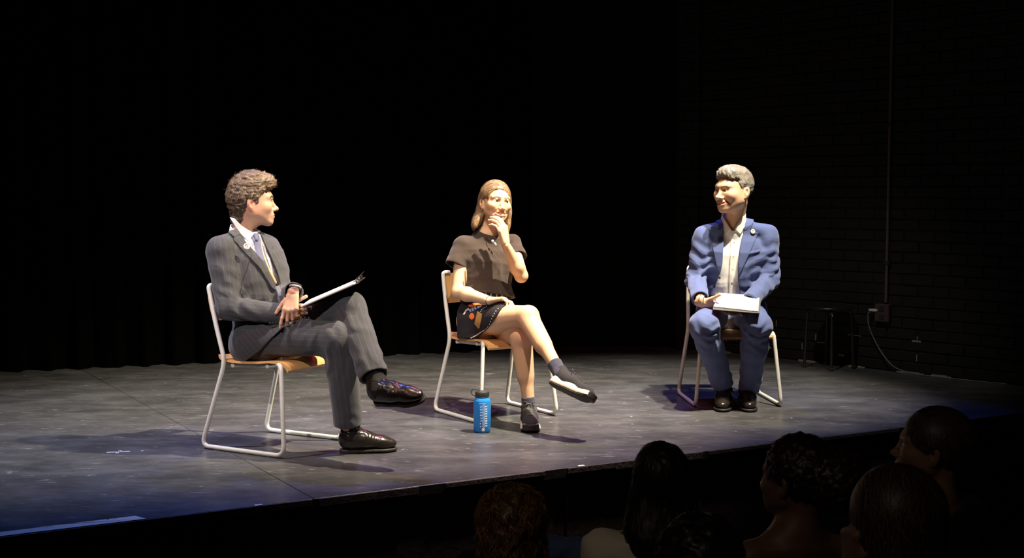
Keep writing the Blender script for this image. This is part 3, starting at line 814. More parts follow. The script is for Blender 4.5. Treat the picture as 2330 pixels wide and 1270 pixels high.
for n_, (z, x0, x1) in enumerate(bricks):
    if n_ < 298:
        o = bpy.data.objects.new('brick', brick_mesh(x1-x0, n_ % 7)); o.location = WA+WD*x0+WN*random.uniform(0, .002)+np.array((0, 0, z)); link(o, wr_)
    else: rest.box((x0, -.02, z), (x1, .004+random.uniform(-.002, .003), z+bh), AXW, WA, .004)
rest.build('upper_bricks', M['brick'], wr_, smooth=False, kind='stuff')
# bare mortar showing through the paint at the wall's foot
mb = MB()
for i in range(46):
    x = random.uniform(.05, 2.2); c = random.choice((0, 0, 0, 1, 1, 2, 3))
    if c == 0 and random.random() < .8: mb.box((x, -.01, .0), (x+random.uniform(.03, .14), .007+random.uniform(0, .006), random.uniform(.004, .012)), AXW, WA)
    elif random.random() < .5: mb.box((x, -.01, c*(bh+j)-.008), (x+random.uniform(.02, .10), .0015, c*(bh+j)+.004), AXW, WA)
    else:
        xx = round(x/(bw+j))*(bw+j)-.008-(bw+j)*.5*(c % 2); mb.box((xx, -.01, c*(bh+j)+.01), (xx+.006, .0015, c*(bh+j)+random.uniform(.03, .06)), AXW, WA)
mb.build('mortar_crumbs', M['mortar_chip'], wr_, smooth=False, kind='stuff')
# brick pier between panel and wall
pr = bpy.data.objects.new('wall_back', None); link(pr, None, kind='structure', label='narrow brick pier between the smooth drape and the brick wall')
PA = np.array((1.745, 9.98, 0)); PD = V3(1, 0, 0)
mb = MB(); mb.box((0, .004, 0), (.16, .4, 4.2), None, PA); mb.build('mortar_bed', M['mortar'], pr, smooth=False)
for c in range(55):
    for (x0, x1) in (((0, .09), (.10, .16)) if c % 2 else ((0, .04), (.05, .16))):
        mb = MB() if (c, x0) in ((0, 0),) else MB(); key = ('p', round(x1-x0, 3))
        if key not in variants:
            mb.box((0, -.004, 0), (x1-x0, .02, bh), None, (0, 0, 0), .004); me = mb.mesh('brick', False); me.materials.append(M['brick']); variants[key] = me
        o = bpy.data.objects.new('brick', variants[key]); o.location = PA+np.array((x0, random.uniform(0, .003), c*(bh+j)+.006)); link(o, pr)
# conduit, outlet box, charger plug and hanging cord on the wall
def on_wall(px, py, outd=0.0):
    a = (px-CX0)/FPX; W2 = WA+WN*outd; t = (a*W2[1]-W2[0])/(WD[0]-a*WD[1]); p = W2+WD*t
    return at(px, py, p[1])
c0, c1 = on_wall(2016, 688, .03), on_wall(2016, 0, .03)
mb = MB(); mb.tube([c0, (c0[0], c0[1], 4.1)], .011, 12)
cond = mb.build('conduit_pipe', mat('conduit', (.10, .075, .075), .45), None, label='thin vertical conduit pipe running up the brick wall at the right', category='pipe')
for zz in (.75, 1.7, 2.6, 3.5):
    mb = MB(); mb.box((-.024, -.034, zz-.012), (.024, .013, zz+.012), AXW, (c0[0], c0[1], 0), .003); mb.build('pipe_clamp', M['black_metal'], cond, smooth=False)
ob = on_wall(2010, 712, .028); mb = MB(); mb.box((-.055, -.030, -.062), (.055, .025, .062), AXW, ob, .006)
box_ = mb.build('outlet_box', mat('outlet_box', (.06, .035, .035), .5), None, smooth=False, label='dark square electrical outlet box at the foot of the conduit pipe', category='outlet')
for zz in (-.028, .028):
    mb = MB(); mb.box((-.018, .0245, zz-.018), (.018, .029, zz+.018), AXW, ob, .002); mb.build('socket', M['dark_plastic'], box_, smooth=False)
pl = on_wall(1988, 706, .055); mb = MB(); mb.tube([pl+WD*-.035, pl+WD*.012], [.008, .011], 12); mb.tube([pl+WD*.012, pl+WD*.03], [.011, .004], 12)
cord = bpy.data.objects.new('power_cord', None); cord.location = pl; link(cord, None, label='grey power cord with pale plug hanging from the outlet to the floor', category='cord')
mb.build('plug', M['white_plastic'], cord, label='pale plug end')
cp_ = [on_wall(*p) for p in ((1981, 707, .055), (1975, 718, .06), (1978, 745, .06), (1992, 778, .06), (2010, 808, .07), (2032, 833, .09), (2062, 846, .12))]
gz = ground(2120, 858); cp_ += [np.array((gz[0], gz[1], .005)), np.array((gz[0]+.35, gz[1]-.35, .005))]
cp_ = [np.array((p[0], p[1], max(p[2], .005))) for p in cp_]
mb = MB(); mb.tube(spline(cp_, 8), .0042, 8); mb.build('cable', M['grey_cord'], cord)

# ---------------------------------------------------------------- stool by the wall
st = ground(1893, 841); scx = st[:2]+np.array((-.005, .065))
stool = empty('stool', (scx[0], scx[1], 0), 'low black tube-legged stool with round top in front of the brick wall', 'stool')
mb = MB(); mb.lathe([(.0, .424), (.142, .424), (.160, .426), (.164, .431), (.160, .437), (.142, .438), (0, .436)], 40, (scx[0], scx[1], 0), None, False, False); mb.build('seat', M['black_metal'], stool)
for k in range(4):
    a = math.radians(-100+90*k); c, s = math.cos(a), math.sin(a)
    pts = fillet([(scx[0]+c*.05, scx[1]+s*.05, .414), (scx[0]+c*.150, scx[1]+s*.150, .414), (scx[0]+c*.166, scx[1]+s*.166, .008)], .05, 6)
    mb = MB(); mb.tube(pts, .0095, 10); lg = mb.build('leg', M['black_metal'], stool)
    mb = MB(); mb.lathe([(.011, 0), (.012, .002), (.012, .02), (.010, .022)], 12, (scx[0]+c*.166, scx[1]+s*.166, 0)); mb.build('foot_cap', M['rubber'], lg)
    if k == 0:
        mb = MB(); mb.lathe([(.006, -.002), (.006, .003), (.003, .005)], 10, (scx[0]+c*.166, scx[1]+s*.166-.006, .385), np.array(((1, 0, 0), (0, 0, 1), (0, -1, 0)))); mb.build('rivet', M['chrome'], lg)

# ---------------------------------------------------------------- chairs
def chair_parts(root, c, fwd, wd=0):
    """sled-base chair: root empty at its base centre; geometry in world space"""
    f = unit((*fwd, 0)); r = np.array((f[1], -f[0], 0)); c = np.array((*c, 0.0))
    W = lambda x, y, z: c + r*x + f*y + np.array((0, 0, z))
    for s in (-1, 1):
        pts = [W(s*.150, -.245, .785), W(s*.195, -.240, .785), W(s*.207, -.185, .60), W(s*.215, -.125, .425), W(s*.245, -.250, .012), W(s*.248, .250, .012), W(s*.208, .205, .436), W(s*.166, .13, .418), W(s*.166, -.10, .408)]
        out = [pts[0]] + fillet(pts[:], .05, 6)[1:]
        mb = MB(); mb.tube(out, .0112, 12); fr_ = mb.build('side_frame', M['steel_paint'], root)
        for yy in (-.19, .19):
            mb = MB(); q = W(s*.2465, yy, .005); mb.box((-.010, -.02, -.005), (.010, .02, .004), np.stack([r, f, V3(0, 0, 1)], 0), q, .002); mb.build('glide', M['rubber'], fr_, smooth=False)
    for yy, zz in ((.11, .416), (-.10, .406)):
        mb = MB(); mb.tube([W(-.19, yy, zz), W(.19, yy, zz)], .010, 10); mb.build('cross_bar', M['steel_paint'], root)
    # seat: moulded plywood, dished, rolled over at the front
    prof = [(-.190, .446), (-.165, .432), (-.12, .426), (-.04, .424), (.05, .428), (.12, .436), (.17, .441), (.205, .438), (.228, .424), (.238, .404)]
    prof = [tuple(p) for p in np.array(spline([(*p, 0) for p in prof], 3))[:, :2]]
    nx = 15; X = np.linspace(-1, 1, nx); V = []; m = len(prof)
    for th in (0, -.011):
        for (y, z) in prof:
            wdt = .205 - .012*max(0, (y-.15)/.09)**2 - .02*max(0, (-.13-y)/.06)**2
            for x in X: V.append(W(x*wdt, y + (-th*.7 if y > .21 and th else 0)*-1, z+th + .008*abs(x)**2.5*(1 if y < .12 else max(0, 1-(y-.12)/.08))))
    I = np.arange(2*m*nx).reshape(2, m, nx); F = []
    for i in range(m-1):
        for k in range(nx-1):
            F.append((I[0, i, k], I[0, i, k+1], I[0, i+1, k+1], I[0, i+1, k])); F.append((I[1, i, k], I[1, i+1, k], I[1, i+1, k+1], I[1, i, k+1]))
    for i in range(m-1):
        F.append((I[0, i, 0], I[0, i+1, 0], I[1, i+1, 0], I[1, i, 0])); F.append((I[0, i, -1], I[1, i, -1], I[1, i+1, -1], I[0, i+1, -1]))
    for k in range(nx-1):
        F.append((I[0, 0, k], I[1, 0, k], I[1, 0, k+1], I[0, 0, k+1])); F.append((I[0, -1, k], I[0, -1, k+1], I[1, -1, k+1], I[1, -1, k]))
    mb = MB(); mb.add(V, F); mb.build('seat', M['plywood'], root, ang=35)
    for sx in (-.12, .12):
        for yy in (-.09, .10):
            mb = MB(); mb.tube([W(sx, yy, .415), W(sx, yy, .392)], .004, 8); mb.build('screw', M['steel_paint'], root)
    # backrest panel
    V = []; nz = 7; nx = 17; X = np.linspace(-1, 1, nx)
    for th in (0, -.010):
        for i in range(nz):
            t = i/(nz-1); z = .615 + t*.165
            for x in X:
                rr = 1-.10*abs(2*t-1)**4
                V.append(W(x*.200*rr, -.205-.035*t - .016*(1-x*x) + th, z))
    I = np.arange(2*nz*nx).reshape(2, nz, nx); F = []
    for i in range(nz-1):
        for k in range(nx-1):
            F.append((I[0, i, k], I[0, i+1, k], I[0, i+1, k+1], I[0, i, k+1])); F.append((I[1, i, k], I[1, i, k+1], I[1, i+1, k+1], I[1, i+1, k]))
        F.append((I[0, i, 0], I[1, i, 0], I[1, i+1, 0], I[0, i+1, 0])); F.append((I[0, i, -1], I[0, i+1, -1], I[1, i+1, -1], I[1, i, -1]))
    for k in range(nx-1):
        F.append((I[0, 0, k], I[0, 0, k+1], I[1, 0, k+1], I[1, 0, k])); F.append((I[0, -1, k], I[1, -1, k], I[1, -1, k+1], I[0, -1, k+1]))
    mb = MB(); mb.add(V, F); mb.build('backrest', M['plywood'], root, ang=35)
CH = [((-.885, 6.185), (.866, -.5)), ((.223, 7.06), (.517, -.855)), ((1.625, 7.52), (.03, -1))]
LB = ['pale metal sled chair with plywood seat under the man in the grey suit', 'pale metal sled chair with plywood seat under the woman', 'pale metal sled chair with plywood seat under the man in the blue suit']
for (c, f), lb in zip(CH, LB):
    r_ = empty('sled_chair', (c[0], c[1], 0), lb, 'chair', 'sled chairs on the stage'); chair_parts(r_, c, f)

# ---------------------------------------------------------------- water bottle
bp_ = ground(1097, 983); bo = np.array((bp_[0], bp_[1], 0.0))
bot = empty('water_bottle', tuple(bo), 'translucent blue water bottle with dark screw lid standing by the woman\'s chair', 'bottle')
M['blue_plastic'] = mat('blue_plastic', (.05, .40, .95), .12, trans=.55, ior=1.3); M['lid'] = mat('lid', (.035, .04, .04), .45)
M['water'] = mat('water', (.55, .82, 1.0), .02, trans=1.0, ior=1.33)
mb = MB(); pr_ = [(.0, .002), (.034, .0), (.041, .004), (.0445, .012), (.0445, .160), (.043, .168), (.036, .178), (.0325, .182), (.0325, .190)]
inn = [(.030, .190), (.0305, .181), (.034, .176), (.0405, .167), (.042, .159), (.042, .013), (.038, .007), (.0, .006)]
mb.lathe(pr_+inn, 40, bo, None, False, False); mb.build('body', M['blue_plastic'], bot, ang=60)
mb = MB(); mb.lathe([(.0, .0065), (.037, .0075), (.0412, .014), (.0412, .100), (.0, .100)], 40, bo, None, False, False); mb.build('water', M['water'], bot)
mb = MB(); pf = [(.0, .188), (.0345, .186), (.0352, .188), (.0352, .209), (.033, .212), (.0, .211)]; mb.lathe(pf, 40, bo, None, False, False)
for k in range(36):
    a = 2*PI*k/36; d = np.array((math.cos(a), math.sin(a), 0)); q = np.array((-d[1], d[0], 0)); mb.box((.0345, -.0011, .189), (.0363, .0011, .208), np.stack([d, q, V3(0, 0, 1)], 0), bo)
lid = mb.build('lid', M['lid'], bot)
mb = MB(); lp = [bo+np.array(p) for p in ((-.012, 0, .213), (-.030, -.002, .222), (-.046, -.004, .224), (-.056, -.004, .210), (-.052, -.004, .197), (-.034, -.002, .186))]
mb.tube(spline(lp, 8), .0028, 8, flat=1.0); mb.tube([bo+np.array((.034*math.cos(a), .034*math.sin(a), .185)) for a in np.linspace(0, 2*PI, 32)[:-1]], .0024, 6, closed=True); mb.build('tether', M['lid'], lid)
# printed scale: ticks, numerals and a round emblem wrapped on the body
A0 = math.atan2(-bo[1], -bo[0]) + .10
def wrap(u, z, r=.0448): a = A0 + u/.0445; return bo + np.array((math.cos(a)*r, math.sin(a)*r, z))
pm = MB()
def bar(u0, z0, u1, z1, wd=.0011):
    n = 4; d = np.array((u1-u0, z1-z0)); L = np.linalg.norm(d); d = d/L; q = np.array((-d[1], d[0]))*wd*.5; V = []; F = []
    for i in range(n+1):
        p = np.array((u0, z0))+d*L*i/n
        V += [wrap(*(p-q)), wrap(*(p+q)), wrap(*(p+q), .0451), wrap(*(p-q), .0451)]
    for i in range(n): 
        for k in range(4): F.append((4*i+k, 4*i+(k+1) % 4, 4*i+4+(k+1) % 4, 4*i+4+k))
    pm.add(V, F)
SEG = {'0': 'abcdef', '1': 'bc', '2': 'abged', '3': 'abgcd', '4': 'fgbc', '5': 'afgcd', '6': 'afgedc', '7': 'abc', '8': 'abcdefg', '9': 'abcdfg', 'm': 'efabc', 'l': 'ed', 'o': 'gcde', 'z': 'agd'}
SP = {'a': ((0, 1), (1, 1)), 'b': ((1, 1), (1, .5)), 'c': ((1, .5), (1, 0)), 'd': ((0, 0), (1, 0)), 'e': ((0, .5), (0, 0)), 'f': ((0, 1), (0, .5)), 'g': ((0, .5), (1, .5))}
def text7(s, u, z, h=.0062):
    w_ = h*.5
    for i, ch in enumerate(s):
        for k in SEG[ch]:
            (x0, y0), (x1, y1) = SP[k]; bar(u+i*w_*1.6+x0*w_, z+y0*h, u+i*w_*1.6+x1*w_, z+y1*h, .0010)
bar(.0045, .030, .0045, .152, .0011); bar(-.0015, .034, -.0015, .152, .0009); bar(-.022, .154, .014, .154, .0012)
for k in range(19): bar(.0045, .034+k*.0062, .0045+(.006 if k % 2 == 0 else .0035), .034+k*.0062, .0009)
for k in range(9): text7('%d00' % (k+1), .0105, .0365+k*.0124, .0056)
for k, s in enumerate(('4', '8', '12', '16', '20', '24', '28', '32')): bar(-.0015, .036+k*.0145, -.006, .036+k*.0145, .0009); text7(s, -.0150, .033+k*.0145, .0056)
for k in range(16):
    a, b = 2*PI*k/16, 2*PI*(k+1)/16; bar(.0015+.0075*math.cos(a), .0205+.0075*math.sin(a), .0015+.0075*math.cos(b), .0205+.0075*math.sin(b), .0014)
for dx, dz in ((.004, .004), (.004, -.004), (0, .005)): bar(.0015-dx, .0205-dz, .0015+dx, .0205+dz, .0014)
pm.build('printed_scale', M['print_white'], bot, smooth=False, label='white printed volume scale and round emblem')

# ================================================================ people
SK = lambda c: np.array(c, float)
def skin_attr(base, spots):
    """vertex colours: base skin with lips, stubble, nails etc. (f(P)->0..1, colour)"""
    def f(V):
        C = np.tile(SK(base), (len(V), 1))
        for fn, col in spots:
            k = np.clip(fn(V), 0, 1)[:, None]; C = C*(1-k)+SK(col)*k
        return {'col': ('FLOAT_COLOR', C)}
    return f
def lip_mask(o, R, s, smile=0, open_=0):
    def f(P):
        q = ((P-np.array(o, F32)) @ np.array(R, F32))/s; x = np.abs(q[:, 0]); w = .024+.008*smile; z = q[:, 2]+.069-.009*smile*(x/w)**2; prof = np.sqrt(np.clip(1-(x/w)**2, 0, 1))
        return np.clip(((.0078+.0068*open_)*prof-np.abs(z))/.0015, 0, 1)*(q[:, 1] > .07)
    return f
def local_blob(o, R, s, c, r, soft=.35):
    def f(P):
        q = ((P-np.array(o, F32)) @ np.array(R, F32))/s; d = np.sqrt((((q-np.array(c, F32))/np.array(r, F32))**2).sum(1))
        return np.clip((1-d)/soft, 0, 1)
    return f
def brows(parent, S, o, R, s, col, lo, hi, thick=.0045, arch=.004, zc=.0215, amt=1):
    for k in (-1, 1):
        pts = [(k*.011, zc-.002), (k*.026, zc+arch*.6), (k*.038, zc+arch*.5), (k*.049, zc-.004)]
        G = lambda q, pts=pts: np.minimum.reduce([cap((a[0], 0, a[1]), (b[0], 0, b[1]), thick*(1 if i < 2 else .8), thick*(1 if i < 1 else .6))(q*np.array((1, 0, 1), F32)) for i, (a, b) in enumerate(zip(pts[:-1], pts[1:]))])
        g = patch(S, G, -.002, .0016, lambda q: .04-q[:, 1])
        c = col
        sdf_obj('eyebrow', [(xf(g, o, R, s), lo, hi, .0020)], M['hair'], parent, attrs=lambda V: {'col': ('FLOAT_COLOR', np.tile(np.array(c, float), (len(V), 1)))}, it=0)
def disk_mask(c, r): return [(c, r)]

def button_badge(parent, p, n, r, label):
    ax = frame_up(n, (0, 0, 1)).T; mb = MB(); mb.lathe([(0, 0), (r, 0), (r*1.0, .0015), (r*.86, .0036), (r*.5, .0050), (0, .0055)], 24, p, ax, False, False)
    b = mb.build('pin_badge', M['badge'], parent, label=label)
    mb = MB(); mb.lathe([(r*.95, .0008), (r*1.04, .0012), (r*1.04, .0026), (r*.95, .0026)], 24, p, ax, False, False); mb.build('badge_rim', M['badge_dark'], b)
    f = ax[2]; u = ax[0]; v = ax[1]; mb = MB()
    for a, (dx, dy) in enumerate(((-.35, .1), (.1, -.25), (.3, .25), (-.1, .45))):
        q = np.array(p)+u*dx*r+v*dy*r+f*.0048; mb.tube([q-u*.22*r, q+u*.22*r+v*.15*r], r*.11, 6)
    mb.build('badge_print', M['badge_dark'], b)
    return b
M['badge'] = mat('badge', (.80, .76, .66), .3, coat=.4); M['badge_dark'] = mat('badge_dark', (.05, .035, .03), .4)
M['pinstripe'] = stripe_mat('pinstripe', (.056, .055, .060), (.088, .088, .098), .0225, .0014)
M['shirt_white'] = mat('shirt_white', (.84, .82, .76), .8, bump=(900, .12), sheen=.1)
M['tie'] = mat('tie', (.075, .080, .17), .45, bump=(700, .4), sheen=.3)
M['blue_suit'] = mat('blue_suit', (.080, .108, .245), .75, bump=(700, .35), sheen=.2, spec=.3)
M['blue_lapel'] = M['blue_suit']
M['tshirt'] = mat('tshirt', (.045, .031, .025), .9, bump=(600, .35), sheen=.15, spec=.25)
M['skirt'] = mat('skirt', (.014, .011, .015), .85, bump=(600, .4)); M['orange_thread'] = mat('orange_thread', (.75, .16, .04), .8)
M['blue_thread'] = mat('blue_thread', (.35, .48, .75), .8); M['gold_thread'] = mat('gold_thread', (.42, .22, .06), .7); M['white_thread'] = mat('white_thread', (.75, .70, .62), .8)
M['belt'] = mat('belt', (.035, .034, .032), .6); M['lanyard'] = mat('lanyard', (.70, .40, .17), .6); M['clear_plastic'] = mat('clear_plastic', (.35, .36, .42), .15, coat=.5)
M['dark_cord'] = mat('dark_cord', (.03, .02, .02), .6)

# ---------------------------------------------------------------- man in the grey pinstripe suit
def man_grey():
    root = empty('person', (-.885, 6.19, 0), 'man in grey pinstripe suit, legs crossed, in profile, hands over a clipboard', 'person')
    hip = V3(-.915, 6.20, .545); sho = V3(-1.005, 6.195, .965)
    TR = frame_up(sho-hip, (.72, -.69, 0)); fwd, up, rt = TR[:, 1], TR[:, 2], TR[:, 0]
    Rs, Ls = V3(-1.115, 6.065, .955), V3(-.940, 6.29, .955)
    Re, Rw = at(519, 702, 5.99), at(642, 714, 5.985)
    Le, Lw = V3(-.87, 6.29, .695), at(668, 664, 5.935)
    Rh, Lh = V3(-.95, 6.115, .545), V3(-.86, 6.27, .545)
    Rk, Ra = at(770, 772, 5.88), V3(-.500, 5.985, .10)
    Lk, La = at(797, 702, 5.96), at(853, 862, 5.73)
    HS = 1.04; ho = at(574, 460, 6.20); HR = frame((.97, .20, .045), (.02, 0, 1)); hu = HR[:, 2]
    base = (.58, .33, .22)
    H = head_sdf(jaw=1.08, brow=1.1, smile=0, nose=1.02); hg = xf(H, ho, HR, HS)
    neck_b = at(553, 528, 6.205)
    neck = Sh(); neck.add(cap(ho+HR@V3(0, -.030, -.055)*HS, neck_b-up*.02, .053, .056)).add(cap(neck_b-up*.06, (Rs+sho)/2-up*.05, .04, .04), .03).add(cap(neck_b-up*.06, (Ls+sho)/2-up*.05, .04, .04), .03)
    # hands
    rh, rt_ = hand_sdf(Rw, (1, -.02, .10), (.0, .95, -.05), (0, .1, 1), 1.02, {'i': (8, 18, 12), 'm': (48, 62, 30), 'r': (55, 66, 30), 'p': (60, 66, 30)}, 3, (.50, .80, .10, .15))
    lh, lt_ = hand_sdf(Lw, (-.12, -.30, -.80), (.10, .85, -.25), (-1, 0, 0), 1.02, {'i': (8, 12, 8), 'm': (24, 44, 24), 'r': (30, 52, 28), 'p': (34, 56, 30)}, 8, (.58, .85, .15, .10), thumb_len=.9)
    torso = loft(hip, TR, [(-.12, .14, .09, 0), (0, .15, .10, 0), (.2, .14, .10, .01), (.33, .155, .10, .01), (.43, .12, .07, 0), (.5, .06, .05, -.01)], 2.4, -.12, .47)
    B = Sh(); B.add(hg).add(neck, .03).add(torso, .05)
    for a, b, c in ((Rs, Re, Rw), (Ls, Le, Lw)): B.add(cap(a, b, .045, .038), .04).add(cap(b, c, .036, .026), .01)
    for a, b, c in ((Rh, Rk, Ra), (Lh, Lk, La)): B.add(cap(a, b, .07, .05), .04).add(cap(b, c, .045, .034), .01)
    B.add(rh, .006).add(lh, 0)
    lo, hi = bbox([ho, Rs, Ls, Re, Rk, Ra, La, Lk, Rw, Lw, hip], .2)
    fine = [(ho, .165), (Rw+V3(.09, 0, 0), .135), (Lw+V3(0, 0, -.09), .135)]
    A = skin_attr(base, [(lip_mask(ho, HR, HS), (.50, .20, .16)), (lambda P: .35*local_blob(ho, HR, HS, (0, .05, -.07), (.075, .07, .055), .4)(P), (.42, .27, .20)),
                         (lambda P: .5*local_blob(ho, HR, HS, (.085, -.01, -.01), (.02, .03, .04))(P), (.68, .28, .20))])
    regs = [(B, lo, hi, .007, sph_mask([(c, r-.012) for c, r in fine], False))]
    regs += [(B, c-r, c+r, .0022, sph_mask([(c, r)])) for c, r in fine[:1]] + [(B, *bbox([fine[1][0], fine[2][0]], .135), .0022, sph_mask(fine[1:]))]
    body = sdf_obj('body', regs, M['skin'], root, attrs=A)
    hlo, hhi = ho-.17, ho+.17
    for s in (-1, 1): eye_obj(root, HR, ho, HS, s, (0, 1, -.05))
    brows(root, H, ho, HR, HS, (.05, .03, .02), hlo, hhi)
    # hair: tousled top, shorter sides
    hb = Sh(); hb.add(ell((0, .000, .050), (.083, .110, .098))); hb.add(ell((0, -.016, .022), (.0815, .104, .098)), .02); hb.add(cap((0, -.050, -.02), (0, -.055, -.07), .055, .048), .02); hb.add(ell((0, .070, .088), (.053, .038, .030)), .03)
    hb.cut(poly_loc([(.088, .062), (.112, .078), (.125, .10), (.11, .17), (0, .2), (-.16, .15), (-.16, 0), (-.125, -.095), (-.060, -.100), (-.036, -.045), (-.028, .014), (.002, .018), (.004, -.026), (.020, -.026), (.028, .016), (.046, .045), (.066, .058)], (0, 0, 0), np.eye(3)), .004)
    hb.disp(lumps(.0028, .035, 4, 6)); hb.disp(lumps(.0014, .014, 5, 6, (1.3, .6, 1)))
    hgx = xf(hb, ho, HR, HS)
    def flow(P, N):
        q = ((P-ho) @ HR)/HS; f = np.zeros_like(q); top = np.clip((q[:, 2]-.03)/.05, 0, 1)
        f[:, 1] = top*.9-.15; f[:, 2] = -(1-top)*1.0+.25*top; f[:, 0] = .5*top*np.sin(q[:, 1]*40+q[:, 0]*30)
        f[:, 1] += .5*top*np.sin(q[:, 0]*50+q[:, 2]*30)
        return f @ HR.T
    topk = lambda P, N: (((P-ho) @ HR)[:, 2] > .035*HS)
    lowk = lambda P, N: (((P-ho) @ HR)[:, 2] <= .045*HS)
    hc = colvar((.09, .06, .036), (.44, .31, .19), .3)
    hair_obj('hair', hgx, hlo-.02, hhi+.03, .003, root, M['hair'], (.075, .045, .026),
             [dict(n=7000, length=.040, width=.0013, flow=flow, lift=.010, seed=1, curl=.5, colf=hc, keep=topk), dict(n=500, length=.035, width=.0010, flow=flow, lift=.022, seed=9, curl=.6, colf=hc, keep=topk),
              dict(n=4600, length=.014, width=.0010, flow=flow, lift=.0018, seed=2, colf=colvar((.05, .035, .024), (.20, .14, .09), .25), keep=lowk)])
    # shirt with collar, tie
    shirt = loft(hip, TR, [(-.05, .15, .10, 0), (.1, .145, .105, .01), (.25, .15, .112, .012), (.36, .155, .108, .012), (.43, .125, .085, .005), (.48, .075, .068, -.002)], vlo=0, vhi=.50)
    slo, shi = bbox([hip, sho+up*.12, Rs, Ls], .12)
    ck = [neck_b+up*.0, neck_b+up*.052+HR[:, 1]*.0]
    nx_ = unit((ho+HR@V3(0, -.030, -.055)*HS)-(neck_b-up*.02)); col = Sh(); col.add(cap(neck_b-nx_*.04, neck_b+nx_*.06, .070, .0625)).sub(cap(neck_b-nx_*.04, neck_b+nx_*.14, .0625, .0560), .001); col.cut(plane(neck_b+nx_*.020, nx_+fwd*.22)); col.cut(plane(neck_b-up*.03, -up))
    ST = Sh(); ST.add(shirt); ST.add(col, .004)
    sdf_obj('shirt', [(ST, slo, shi, .004)], M['shirt_white'], root)
    wing = lambda px: patch(smin_f(shirt, cap(neck_b-up*.04, neck_b+up*.05, .0735, .066), .02), poly_px(px), .000, .006, plane(neck_b, -fwd))
    sdf_obj('collar', [(wing([(522, 494), (534, 497), (548, 512), (566, 524), (579, 531), (566, 549), (552, 538), (536, 517)]), slo, shi, .0025)], M['shirt_white'], root)
    tie = Sh(); tie.add(patch(shirt, poly_px([(571, 536), (588, 531), (594, 547), (604, 575), (625, 640), (618, 655), (590, 600), (577, 552)]), -.002, .008, plane(hip, -fwd)))
    sdf_obj('tie', [(tie, slo, shi, .0025)], M['tie'], root)
    kn = at(583, 541, 6.10); kd = unit(at(586, 556, 6.07)-kn)
    kb = Sh(); kb.add(cap(kn-kd*.010, kn+kd*.014, .0165, .0105, fwd, .7))
    tk = sdf_obj('tie_knot', [(kb, kn-.05, kn+.05, .0025)], M['tie'], root)
    # jacket
    J = Sh()
    J.add(loft(hip, TR, [(-.14, .185, .135, -.01), (-.05, .178, .132, -.005), (.08, .163, .122, .005), (.18, .163, .122, .010), (.30, .176, .124, .008), (.38, .178, .114, .004), (.44, .150, .098, -.002), (.475, .098, .080, -.012), (.50, .075, .07, -.018)], 2.3, -.16, .505))
    for s_, e_, w_, ce in ((Rs, Re, Rw, .012), (Ls, Le, Lw, .0)):
        wd = unit(w_-e_); G = Sh(); G.add(cap(e_, w_+wd*.03, .057, .045)); G.cut(plane(w_+wd*ce, wd), .003); G.sub(cap(w_-wd*.05, w_+wd*.06, .040, .039), .002)
        G2 = Sh(); G2.add(cap(s_-up*.012, e_, .070, .059)).add(G, .012); J.add(G2, .03)
    J.add(cap(sho+up*.035, Rs+up*.01, .062, .060), .03).add(cap(sho+up*.035, Ls+up*.01, .062, .060), .03)
    J.add(ell(hip-fwd*.015-up*.02, (.19, .15, .09), TR), .04)
    J.add(ell(V3(-1.005, 6.10, .50), (.075, .085, .085)), .04)                          # tail over the seat
    wdR = unit(Rw-Re)
    J.disp(wrinkle(Re+V3(.03, -.03, .03), wdR+V3(0, 0, .7), .12, .010, .040, 1)); J.disp(wrinkle(Rs+V3(0, -.05, -.11), (0.35, 0, 1), .12, .007, .045, 2)); J.disp(wrinkle(Le, (.3, -.3, 1), .14, .010, .04, 3)); J.disp(wrinkle(Rw-wdR*.06, wdR, .07, .005, .035, 7)); J.disp(wrinkle(Ls+V3(.03, -.05, -.14), (.3, -.2, 1), .10, .008, .04, 8))
    J.disp(wrinkle(hip+fwd*.12+up*.12, (.4, 0, 1), .13, .009, .055, 4)); J.disp(lumps(.0016, .16, 6))
    J.sub(poly3(poly_px([(521, 488), (585, 531), (592, 533), (598, 548), (612, 585), (634, 645), (640, 668), (620, 652), (596, 606), (566, 560), (536, 515), (515, 492)]), plane(hip+fwd*.03, -fwd)), .003)
    J.sub(cap(neck_b-up*.03, neck_b+up*.2, .066, .075), .004)
    hem = poly3(poly_px([(640, 748), (655, 735), (700, 700), (760, 900), (520, 900), (535, 835), (560, 822), (600, 780)]), plane((0, 0, .70), (0, 0, 1)))
    J.sub(hem, .004)
    jlo, jhi = bbox([hip, sho, Rs, Ls, Re, Rw, Le, Lw], .16)
    def jattr(V):
        q = (V-hip.astype(F32)) @ TR.astype(F32); ang = np.arctan2(q[:, 0], q[:, 1]+.02); s = ang*.16
        for s_, e_, w_, dist in ((Rs, Re, Rw, .10), (Ls, Le, Lw, .09)):
            for a, b in ((s_, e_), (e_, w_)):
                t = np.clip(((V-a) @ (b-a))/((b-a) @ (b-a)), 0, 1)[:, None]; v = V-a-t*(b-a); r = np.sqrt((v*v).sum(1))
                ax = unit(b-a); u1 = unit(np.cross(ax, (.3, .9, .1))); u2 = np.cross(ax, u1)
                sl = np.arctan2(v @ u1, v @ u2)*.058
                k = (r < .075) & ((q[:, 0] > .155) | (q[:, 0] < -.155) | (np.abs((V-e_)@fwd) < .0) | (((V-e_)**2).sum(1) < .01) | (t[:, 0] > .05) & (b is w_))
                s = np.where(k, sl, s)
        return {'stripe': ('FLOAT', s)}
    jk = sdf_obj('jacket', [(J, jlo, jhi, .004)], M['pinstripe'], root, attrs=jattr)
    fplane = plane(hip+fwd*.02, -fwd)
